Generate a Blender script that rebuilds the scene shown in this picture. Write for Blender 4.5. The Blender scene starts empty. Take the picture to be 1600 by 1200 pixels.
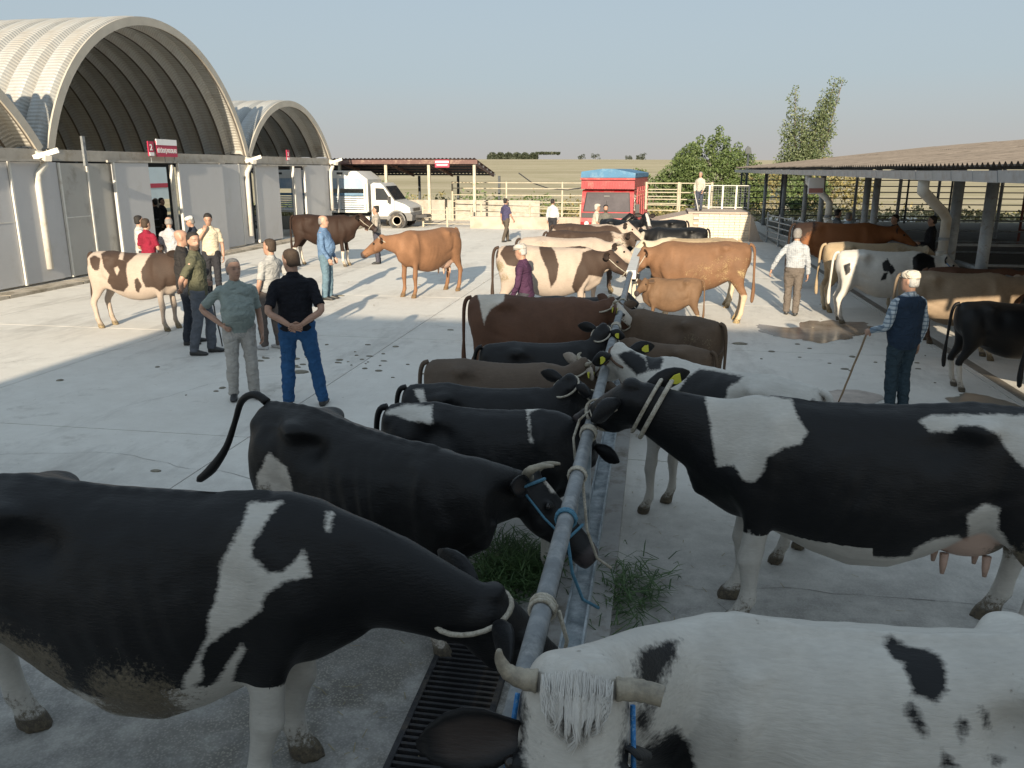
import bpy, math, random
import numpy as np
from mathutils import Vector, Matrix, noise as mnoise

# ------------------------------------------------------------------ camera, world, sun
scene = bpy.context.scene
COL = scene.collection
R = math.radians

CAM_H = 2.75
cam_data = bpy.data.cameras.new('camera')
cam = bpy.data.objects.new('camera', cam_data)
COL.objects.link(cam)
cam.location = (0, 0, CAM_H)
cam.rotation_euler = (R(90 - 14.8), 0, R(9.8))
cam_data.sensor_width = 36
cam_data.lens = 1270 / 1600 * 36
cam_data.clip_start = 0.05
cam_data.clip_end = 6000
scene.camera = cam

SUN_EL, SUN_DX = R(16.5), 0.066          # sun is low, behind the viewer and a touch to the right
sun_vec = Vector((SUN_DX * math.cos(SUN_EL), -math.cos(SUN_EL), math.sin(SUN_EL))).normalized()
world = bpy.data.worlds.new("World")
scene.world = world
world.use_nodes = True
wn = world.node_tree.nodes
bg = wn['Background']
sky = wn.new('ShaderNodeTexSky')
sky.sky_type = 'NISHITA'
sky.sun_disc = False
sky.sun_elevation = SUN_EL
sky.sun_rotation = math.atan2(sun_vec.x, sun_vec.y)
sky.altitude = 300
sky.air_density = 1.25
sky.dust_density = 4.0
sky.ozone_density = 3.0
hsv = wn.new('ShaderNodeHueSaturation')          # hazy, washed out morning sky
hsv.inputs['Saturation'].default_value = 0.42
world.node_tree.links.new(sky.outputs[0], hsv.inputs['Color'])
haze_mix = wn.new('ShaderNodeMix'); haze_mix.data_type = 'RGBA'
haze_mix.inputs[0].default_value = 0.90           # an even veil of haze all round, paler and warmer low down
wtc = wn.new('ShaderNodeTexCoord'); wsep = wn.new('ShaderNodeSeparateXYZ')
wrp = wn.new('ShaderNodeValToRGB')
world.node_tree.links.new(wtc.outputs['Generated'], wsep.inputs[0])
world.node_tree.links.new(wsep.outputs[2], wrp.inputs[0])
wrp.color_ramp.elements[0].position = 0.0; wrp.color_ramp.elements[0].color = (.74, .70, .67, 1)
wrp.color_ramp.elements[1].position = 1.0; wrp.color_ramp.elements[1].color = (.60, .74, .88, 1)
for pos_, c_ in ((.045, (.66, .70, .71, 1)), (.10, (.59, .71, .78, 1)), (.20, (.54, .68, .79, 1))):
    e_ = wrp.color_ramp.elements.new(pos_); e_.color = c_
wmul = wn.new('ShaderNodeVectorMath'); wmul.operation = 'SCALE'; wmul.inputs['Scale'].default_value = 3.15
world.node_tree.links.new(wrp.outputs[0], wmul.inputs[0])
world.node_tree.links.new(wmul.outputs[0], haze_mix.inputs[7])
world.node_tree.links.new(hsv.outputs[0], haze_mix.inputs[6])
world.node_tree.links.new(haze_mix.outputs[2], bg.inputs[0])
bg.inputs[1].default_value = 0.105
sun_data = bpy.data.lights.new('sun', 'SUN')
sun_data.energy = 4.0
sun_data.angle = R(0.55)
sun_data.color = (1.0, 0.85, 0.64)
sun = bpy.data.objects.new('sun', sun_data)
COL.objects.link(sun)
sun.rotation_euler = (-sun_vec).to_track_quat('-Z', 'Y').to_euler()
sun.location = (10, -60, 30)
scene.view_settings.view_transform = 'Standard'
scene.view_settings.look = 'None'
scene.view_settings.exposure = 1.15
scene.view_settings.gamma = 1.0
scene.view_settings.use_curve_mapping = False
scene.cycles.max_bounces = 6
scene.cycles.transparent_max_bounces = 6

rnd = random.Random(11)

# ------------------------------------------------------------------ helpers
def tag(o, label=None, cat=None, group=None, kind=None):
    if label: o['label'] = label
    if cat: o['category'] = cat
    if group: o['group'] = group
    if kind: o['kind'] = kind
    return o

def empty(name, loc=(0, 0, 0), rz=0.0, label=None, cat=None, group=None, parent=None):
    o = bpy.data.objects.new(name, None)
    COL.objects.link(o)
    o.empty_display_size = 0.2
    o.location = loc
    o.rotation_euler = (0, 0, rz)
    if parent: o.parent = parent
    return tag(o, label, cat, group)

def link_mesh(name, me, mat=None, parent=None, loc=None, rot=None):
    o = bpy.data.objects.new(name, me)
    COL.objects.link(o)
    if mat is not None and len(me.materials) == 0:
        me.materials.append(mat)
    if parent: o.parent = parent
    if loc is not None: o.location = loc
    if rot is not None: o.rotation_euler = rot
    return o

class MB:
    """collects simple shapes into one mesh"""
    def __init__(s):
        s.v = []; s.f = []; s.m = []; s.cur = 0
    def add(s, vs, fs):
        b = len(s.v)
        s.v.extend([tuple(p) for p in vs])
        s.f.extend([tuple(i + b for i in f) for f in fs])
        s.m.extend([s.cur] * len(fs))
        return s
    def box(s, c, d, rz=0.0, taper=None, M=None):
        x, y, z = d[0] / 2, d[1] / 2, d[2] / 2
        vs = []
        for k, (a, b, e) in enumerate([(-1,-1,-1),(1,-1,-1),(1,1,-1),(-1,1,-1),(-1,-1,1),(1,-1,1),(1,1,1),(-1,1,1)]):
            t = 1.0
            if taper and e > 0: t = taper
            p = Vector((a * x * t, b * y * t, e * z))
            if M is not None: p = M @ p
            if rz: p = Matrix.Rotation(rz, 3, 'Z') @ p
            vs.append(p + Vector(c))
        return s.add(vs, [(0,3,2,1),(4,5,6,7),(0,1,5,4),(1,2,6,5),(2,3,7,6),(3,0,4,7)])
    def bar(s, p0, p1, w, h, up=(0, 0, 1)):
        p0 = Vector(p0); p1 = Vector(p1)
        t = (p1 - p0).normalized(); u = Vector(up)
        if abs(t.dot(u)) > .98: u = Vector((1, 0, 0))
        sd = t.cross(u).normalized(); u = sd.cross(t).normalized()
        vs = []
        for p in (p0, p1):
            for a, b in ((-1,-1),(1,-1),(1,1),(-1,1)):
                vs.append(p + sd * (a * w / 2) + u * (b * h / 2))
        return s.add(vs, [(3,2,1,0),(4,5,6,7),(0,1,5,4),(1,2,6,5),(2,3,7,6),(3,0,4,7)])
    def tube(s, pts, r, n=8, cap=True):
        pts = [Vector(p) for p in pts]
        rs = r if isinstance(r, (list, tuple)) else [r] * len(pts)
        vs = []; fs = []
        u = None
        for i, p in enumerate(pts):
            t = (pts[min(i + 1, len(pts) - 1)] - pts[max(i - 1, 0)])
            if t.length < 1e-7: t = Vector((0, 0, 1))
            t.normalize()
            if u is None:
                a = Vector((0, 0, 1)) if abs(t.z) < .9 else Vector((1, 0, 0))
                u = t.cross(a).normalized()
            else:
                u = (u - t * u.dot(t))
                if u.length < 1e-6: u = t.orthogonal()
                u.normalize()
            w = t.cross(u)
            for k in range(n):
                a = 2 * math.pi * k / n
                vs.append(p + (u * math.cos(a) + w * math.sin(a)) * rs[i])
        for i in range(len(pts) - 1):
            for k in range(n):
                k2 = (k + 1) % n
                fs.append((i*n+k, i*n+k2, (i+1)*n+k2, (i+1)*n+k))
        if cap:
            fs.append(tuple(range(n))[::-1])
            fs.append(tuple((len(pts)-1)*n + k for k in range(n)))
        return s.add(vs, fs)
    def ball(s, c, r, n=10, m=6, M=None):
        c = Vector(c)
        if not isinstance(r, (tuple, list)): r = (r, r, r)
        vs = [Vector((0, 0, -r[2]))]
        for i in range(1, m):
            a = -math.pi / 2 + math.pi * i / m
            for k in range(n):
                b = 2 * math.pi * k / n
                vs.append(Vector((r[0]*math.cos(a)*math.cos(b), r[1]*math.cos(a)*math.sin(b), r[2]*math.sin(a))))
        vs.append(Vector((0, 0, r[2])))
        if M is not None: vs = [M @ p for p in vs]
        vs = [p + c for p in vs]
        fs = []
        for k in range(n):
            fs.append((0, 1 + (k+1) % n, 1 + k))
            fs.append((len(vs)-1, 1+(m-2)*n+k, 1+(m-2)*n+(k+1) % n))
        for i in range(m - 2):
            for k in range(n):
                k2 = (k+1) % n
                fs.append((1+i*n+k, 1+i*n+k2, 1+(i+1)*n+k2, 1+(i+1)*n+k))
        return s.add(vs, fs)
    def rings(s, rings, cap=True):
        """rings: list of equal-length point lists"""
        n = len(rings[0]); vs = [p for r in rings for p in r]; fs = []
        for i in range(len(rings)-1):
            for k in range(n):
                k2 = (k+1) % n
                fs.append((i*n+k, i*n+k2, (i+1)*n+k2, (i+1)*n+k))
        if cap:
            fs.append(tuple(range(n))[::-1])
            fs.append(tuple((len(rings)-1)*n+k for k in range(n)))
        return s.add(vs, fs)
    def prism(s, poly, axis, a, b):
        """poly of 2d points extruded along axis ('x','y','z') from a to b"""
        n = len(poly); vs = []
        for e in (a, b):
            for (p, q) in poly:
                vs.append({'x': (e, p, q), 'y': (p, e, q), 'z': (p, q, e)}[axis])
        fs = [tuple(range(n))[::-1], tuple(range(n, 2*n))]
        for k in range(n):
            fs.append((k, (k+1) % n, n+(k+1) % n, n+k))
        return s.add(vs, fs)
    def mesh(s, name, mats=None, smooth=False, fixn=False):
        me = bpy.data.meshes.new(name)
        me.from_pydata(s.v, [], s.f)
        if mats:
            for m in (mats if isinstance(mats, (list, tuple)) else [mats]): me.materials.append(m)
            me.polygons.foreach_set('material_index', s.m)
        if smooth:
            me.polygons.foreach_set('use_smooth', [True] * len(me.polygons))
        if fixn:
            import bmesh
            b = bmesh.new(); b.from_mesh(me); bmesh.ops.recalc_face_normals(b, faces=b.faces); b.to_mesh(me); b.free()
        me.update()
        return me
    def build(s, name, mats=None, parent=None, smooth=False, loc=None, rot=None, fixn=False):
        return link_mesh(name, s.mesh(name, mats, smooth, fixn), None, parent, loc, rot)

def smooth_bez(pts, n):
    out = []
    m_ = len(pts)
    for i in range(m_ - 1):
        p0, p1, p2, p3 = (Vector(pts[max(0, min(m_-1, i + k - 1))]) for k in range(4))
        for k in range(n):
            t = k / n
            out.append(.5*((2*p1)+(-p0+p2)*t+(2*p0-5*p1+4*p2-p3)*t*t+(-p0+3*p1-3*p2+p3)*t**3))
    out.append(Vector(pts[-1])); return out

def copy_tree(o, parent=None):
    c = o.copy(); COL.objects.link(c)
    if parent is not None: c.parent = parent
    for ch in o.children: copy_tree(ch, c)
    return c

# ------------------------------------------------------------------ materials
def NT(name):
    m = bpy.data.materials.new(name); m.use_nodes = True
    nt = m.node_tree
    return m, nt, nt.nodes, nt.links, nt.nodes['Principled BSDF']

def rgb(c): return (c[0], c[1], c[2], 1.0)

def noise_node(nt, scale, detail=4, rough=.6, coord='Object', stretch=None):
    tc = nt.nodes.new('ShaderNodeTexCoord')
    n = nt.nodes.new('ShaderNodeTexNoise')
    n.inputs['Scale'].default_value = scale
    n.inputs['Detail'].default_value = detail
    n.inputs['Roughness'].default_value = rough
    if stretch:
        mp = nt.nodes.new('ShaderNodeMapping')
        mp.inputs['Scale'].default_value = stretch
        nt.links.new(tc.outputs[coord], mp.inputs[0]); nt.links.new(mp.outputs[0], n.inputs['Vector'])
    else:
        nt.links.new(tc.outputs[coord], n.inputs['Vector'])
    return n

def ramp(nt, src, a, b, lo=0.0, hi=1.0):
    r = nt.nodes.new('ShaderNodeMapRange')
    r.inputs['From Min'].default_value = a; r.inputs['From Max'].default_value = b
    r.inputs['To Min'].default_value = lo; r.inputs['To Max'].default_value = hi
    nt.links.new(src, r.inputs['Value'])
    return r.outputs[0]

def mixc(nt, fac, a, b):
    m = nt.nodes.new('ShaderNodeMix'); m.data_type = 'RGBA'
    for sock, v in ((m.inputs[0], fac), (m.inputs[6], a), (m.inputs[7], b)):
        if hasattr(v, 'links'): nt.links.new(v, sock)
        elif isinstance(v, (int, float)): sock.default_value = v
        else: sock.default_value = rgb(v)
    return m.outputs[2]

def math_node(nt, op, a, b=None):
    m = nt.nodes.new('ShaderNodeMath'); m.operation = op
    for i, v in enumerate((a, b)):
        if v is None: continue
        if hasattr(v, 'links'): nt.links.new(v, m.inputs[i])
        else: m.inputs[i].default_value = v
    return m.outputs[0]

def bump(nt, P, height, strength=.3, dist=.01):
    b = nt.nodes.new('ShaderNodeBump')
    b.inputs['Strength'].default_value = strength
    b.inputs['Distance'].default_value = dist
    nt.links.new(height, b.inputs['Height'])
    nt.links.new(b.outputs[0], P.inputs['Normal'])

MATS = {}
def pm(name, col, rough=.6, metal=0.0, var=.25, scale=3.0, dirt=None, dirt_amt=.3, dirt_scale=1.5, bmp=.0, bscale=40, coord='Object', stretch=None, spec=.5):
    """plain material: colour with large soft variation, optional dirt blotches and fine relief"""
    if name in MATS: return MATS[name]
    m, nt, N, L, P = NT(name)
    P.inputs['Roughness'].default_value = rough
    P.inputs['Metallic'].default_value = metal
    P.inputs['Specular IOR Level'].default_value = spec
    n1 = noise_node(nt, scale, 5, .65, coord, stretch)
    dk = tuple(c * (1 - var) for c in col); lt = tuple(min(1, c * (1 + var * .6)) for c in col)
    c = mixc(nt, ramp(nt, n1.outputs['Fac'], .3, .7), dk, lt)
    if dirt:
        n2 = noise_node(nt, dirt_scale, 8, .7, coord, stretch)
        c = mixc(nt, ramp(nt, n2.outputs['Fac'], .62 - dirt_amt * .5, .72 - dirt_amt * .2), c, dirt)
    L.new(c, P.inputs['Base Color'])
    if bmp:
        n3 = noise_node(nt, bscale, 4, .7, coord)
        bump(nt, P, n3.outputs['Fac'], bmp, .01)
    MATS[name] = m
    return m

def concrete_mat():
    m, nt, N, L, P = NT('yard_concrete')
    n1 = noise_node(nt, .35, 6, .6)
    n2 = noise_node(nt, 3.5, 8, .7)
    n3 = noise_node(nt, 55, 3, .6)
    n4 = noise_node(nt, .9, 9, .72)
    c = mixc(nt, ramp(nt, n1.outputs['Fac'], .3, .7), (.64, .615, .56), (.71, .69, .64))
    c = mixc(nt, ramp(nt, n2.outputs['Fac'], .35, .75, 0, .55), c, (.52, .49, .44))
    c = mixc(nt, ramp(nt, n4.outputs['Fac'], .58, .74, 0, .7), c, (.25, .225, .19))
    n6 = noise_node(nt, .55, 8, .75, 'Object', (1.8, .5, 1))
    c = mixc(nt, ramp(nt, n6.outputs['Fac'], .52, .68, 0, .55), c, (.33, .31, .28))
    n7 = noise_node(nt, 9, 4, .7)
    c = mixc(nt, ramp(nt, n7.outputs['Fac'], .66, .72, 0, .55), c, (.30, .275, .23))
    c = mixc(nt, ramp(nt, n3.outputs['Fac'], .62, .75, 0, .5), c, (.28, .26, .24))
    # worn, wet and exposed-aggregate concrete close to the drain, and painted shade over the near ground
    tc = N.new('ShaderNodeTexCoord'); sx = N.new('ShaderNodeSeparateXYZ'); L.new(tc.outputs['Object'], sx.inputs[0])
    n5 = noise_node(nt, 1.6, 6, .6)
    near = math_node(nt, 'MULTIPLY', ramp(nt, sx.outputs[1], 4.6, 3.6), ramp(nt, sx.outputs[0], -2.8, -1.9))
    wet = math_node(nt, 'MULTIPLY', near, ramp(nt, n5.outputs['Fac'], .46, .56))
    vor = N.new('ShaderNodeTexVoronoi'); vor.inputs['Scale'].default_value = 70
    L.new(tc.outputs['Object'], vor.inputs['Vector'])
    agg = mixc(nt, ramp(nt, vor.outputs['Distance'], .15, .5), (.34, .31, .25), (.12, .11, .09))
    rough_shade_near = math_node(nt, 'MULTIPLY', ramp(nt, sx.outputs[1], 7.2, 4.4), ramp(nt, n2.outputs['Fac'], .3, .6, .40, .92))  # coarse near concrete; its colour also holds the foreground's deeper shade
    grain = mixc(nt, ramp(nt, vor.outputs['Distance'], .2, .6), (.27, .265, .25), (.185, .18, .17))
    c = mixc(nt, rough_shade_near, c, grain)
    c = mixc(nt, math_node(nt, 'MULTIPLY', wet, .85), c, agg)
    L.new(c, P.inputs['Base Color'])
    L.new(ramp(nt, wet, 0, 1, .82, .45), P.inputs['Roughness'])
    bump(nt, P, math_node(nt, 'ADD', n3.outputs['Fac'], math_node(nt, 'MULTIPLY', n2.outputs['Fac'], .7)), .35, .006)
    return m

def field_mat():
    m, nt, N, L, P = NT('dry_field')
    P.inputs['Roughness'].default_value = .95
    P.inputs['Specular IOR Level'].default_value = .1
    n1 = noise_node(nt, .035, 6, .6, 'Object', (.25, 1.4, 1))
    n2 = noise_node(nt, .25, 7, .7, 'Object', (.5, 1.5, 1))
    n3 = noise_node(nt, 3, 6, .7)
    c = mixc(nt, ramp(nt, n1.outputs['Fac'], .38, .62), (.38, .33, .22), (.49, .43, .30))
    c = mixc(nt, ramp(nt, n2.outputs['Fac'], .52, .66, 0, .7), c, (.22, .22, .09))
    c = mixc(nt, ramp(nt, n3.outputs['Fac'], .4, .75, 0, .4), c, (.28, .23, .13))
    L.new(c, P.inputs['Base Color'])
    return m

M_CONC = concrete_mat()
M_FIELD = field_mat()
M_GALV = pm('galvanised_pipe', (.20, .215, .225), .5, .3, .4, 6, (.30, .31, .31), .30, 11, .15, 60)
M_CHAN = pm('galvanised_channel', (.23, .27, .29), .5, .3, .35, 6, (.5, .54, .56), .45, 9, .15, 40)
M_PIPEBLUE = pm('grey_painted_steel', (.30, .33, .35), .5, .2, .25, 5, (.18, .15, .12), .15, 9)
M_RAILLT = pm('pale_painted_rail', (.46, .42, .33), .6, .0, .2, 4, (.35, .25, .15), .15, 6)
M_WHITE = pm('white_paint', (.60, .59, .55), .45, .0, .1, 2, (.45, .42, .37), .15, 4)
M_PVC = pm('white_plastic_pipe', (.60, .58, .53), .4, .0, .1, 2, (.5, .45, .36), .2, 5)
M_PANEL = pm('grey_panel', (.47, .47, .475), .42, .0, .06, .8, (.42, .415, .40), .10, 1.3)
M_PANELD = pm('dusty_grey_panel', (.37, .36, .335), .5, .0, .1, .7, (.24, .23, .2), .2, 1.2)
M_BEAM = pm('concrete_beam', (.38, .355, .315), .8, .0, .18, 2, (.27, .24, .19), .25, 3)
M_DARKSTEEL = pm('dark_steel', (.05, .06, .07), .6, .2, .3, 4)
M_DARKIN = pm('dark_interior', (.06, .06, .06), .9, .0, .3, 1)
M_MAROON = pm('maroon_roof_sheet', (.12, .058, .05), .6, .0, .25, 3, (.28, .2, .15), .2, 3)
M_BARNROOF = pm('weathered_roof_sheet', (.105, .090, .078), .9, .0, .3, 2.2, (.19, .165, .145), .45, 1.1, .2, 20)
M_GUTTER = pm('grey_gutter', (.38, .41, .43), .5, .1, .15, 3, (.28, .26, .24), .25, 4)
M_BRICKW = pm('whitewashed_block', (.60, .54, .45), .85, .0, .15, 6, (.45, .38, .28), .25, 3, .3, 30)
M_PLAINC = pm('ramp_concrete', (.42, .355, .30), .85, .0, .18, 2.5, (.32, .26, .20), .3, 1.2, .3, 30)
M_SIGNRED = pm('sign_red', (.42, .025, .07), .4, .0, .05, 2)
M_SIGNWHITE = pm('sign_white', (.8, .8, .8), .4, .0, .05, 2)
M_TYRE = pm('tyre_rubber', (.03, .03, .03), .85, .0, .3, 8, (.16, .13, .1), .3, 6)
M_RIM = pm('dusty_rim', (.42, .38, .32), .5, .3, .2, 8)
M_GLASS = pm('dark_glass', (.035, .04, .045), .08, .0, .1, 1)
M_BLACKPL = pm('black_plastic', (.035, .035, .037), .5, .0, .2, 5)
M_GREYPL = pm('grey_bumper', (.15, .15, .15), .6, .0, .2, 5)
M_TRUCKW = pm('white_truck_paint', (.58, .58, .56), .3, .0, .06, 1.5, (.6, .55, .47), .15, 2)
M_TRUCKR = pm('red_truck_paint', (.33, .028, .035), .45, .0, .25, 2.5, (.38, .13, .11), .2, 3)
M_TARP = pm('blue_tarpaulin', (.045, .16, .29), .6, .0, .2, 1.5, (.13, .25, .36), .25, 2, .3, 6)
M_HORN = pm('horn_keratin', (.33, .29, .22), .45, .0, .4, 14, (.08, .07, .06), .25, 5, .3, 70)
M_HORNTIP = pm('dark_horn', (.13, .12, .11), .45, .0, .4, 14, None, .3, 5, .2, 70)
M_EYE = pm('cow_eye', (.012, .010, .009), .06, .0, .1, 3)
M_TAG = pm('yellow_ear_tag', (.62, .60, .06), .45, .0, .1, 10)
M_ROPEW = pm('pale_rope', (.50, .46, .38), .85, .0, .35, 90, (.25, .21, .15), .3, 20, .5, 160)
M_ROPEB = pm('blue_rope', (.03, .20, .50), .7, .0, .4, 90, (.25, .45, .65), .2, 60, .5, 160)
M_ROPET = pm('teal_rope', (.08, .22, .32), .75, .0, .35, 90, None, .2, 60, .5, 160)
M_ROPEBR = pm('brown_rope', (.12, .07, .045), .85, .0, .35, 90, None, .2, 60, .5, 160)
M_GRATE = pm('iron_grate', (.045, .045, .048), .55, .4, .4, 20, (.12, .10, .08), .25, 8, .3, 60)
M_CANE = pm('wooden_cane', (.24, .17, .10), .6, .0, .3, 10)
M_BARK = pm('tree_bark', (.16, .13, .10), .9, .0, .35, 5, None, 0, 1, .4, 20)
M_BLDG = pm('plaster_wall', (.66, .62, .55), .85, .0, .1, 1, None, 0, 1, .2, 20)

def leaf_mat(name, a, b):
    m, nt, N, L, P = NT(name)
    oi = N.new('ShaderNodeNewGeometry')
    c = mixc(nt, oi.outputs['Random Per Island'], a, b)
    L.new(c, P.inputs['Base Color'])
    P.inputs['Roughness'].default_value = .6
    P.inputs['Transmission Weight'].default_value = 0
    return m
M_LEAF1 = leaf_mat('shrub_leaves', (.05, .085, .022), (.11, .15, .05))
M_LEAF2 = leaf_mat('poplar_leaves', (.055, .085, .03), (.14, .165, .085))
M_LEAF3 = leaf_mat('dry_weeds', (.12, .12, .04), (.28, .23, .10))
M_LEAF4 = leaf_mat('far_tree_leaves', (.025, .035, .02), (.05, .06, .035))
M_GRASS = leaf_mat('cut_grass', (.024, .062, .014), (.085, .15, .045))
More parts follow.
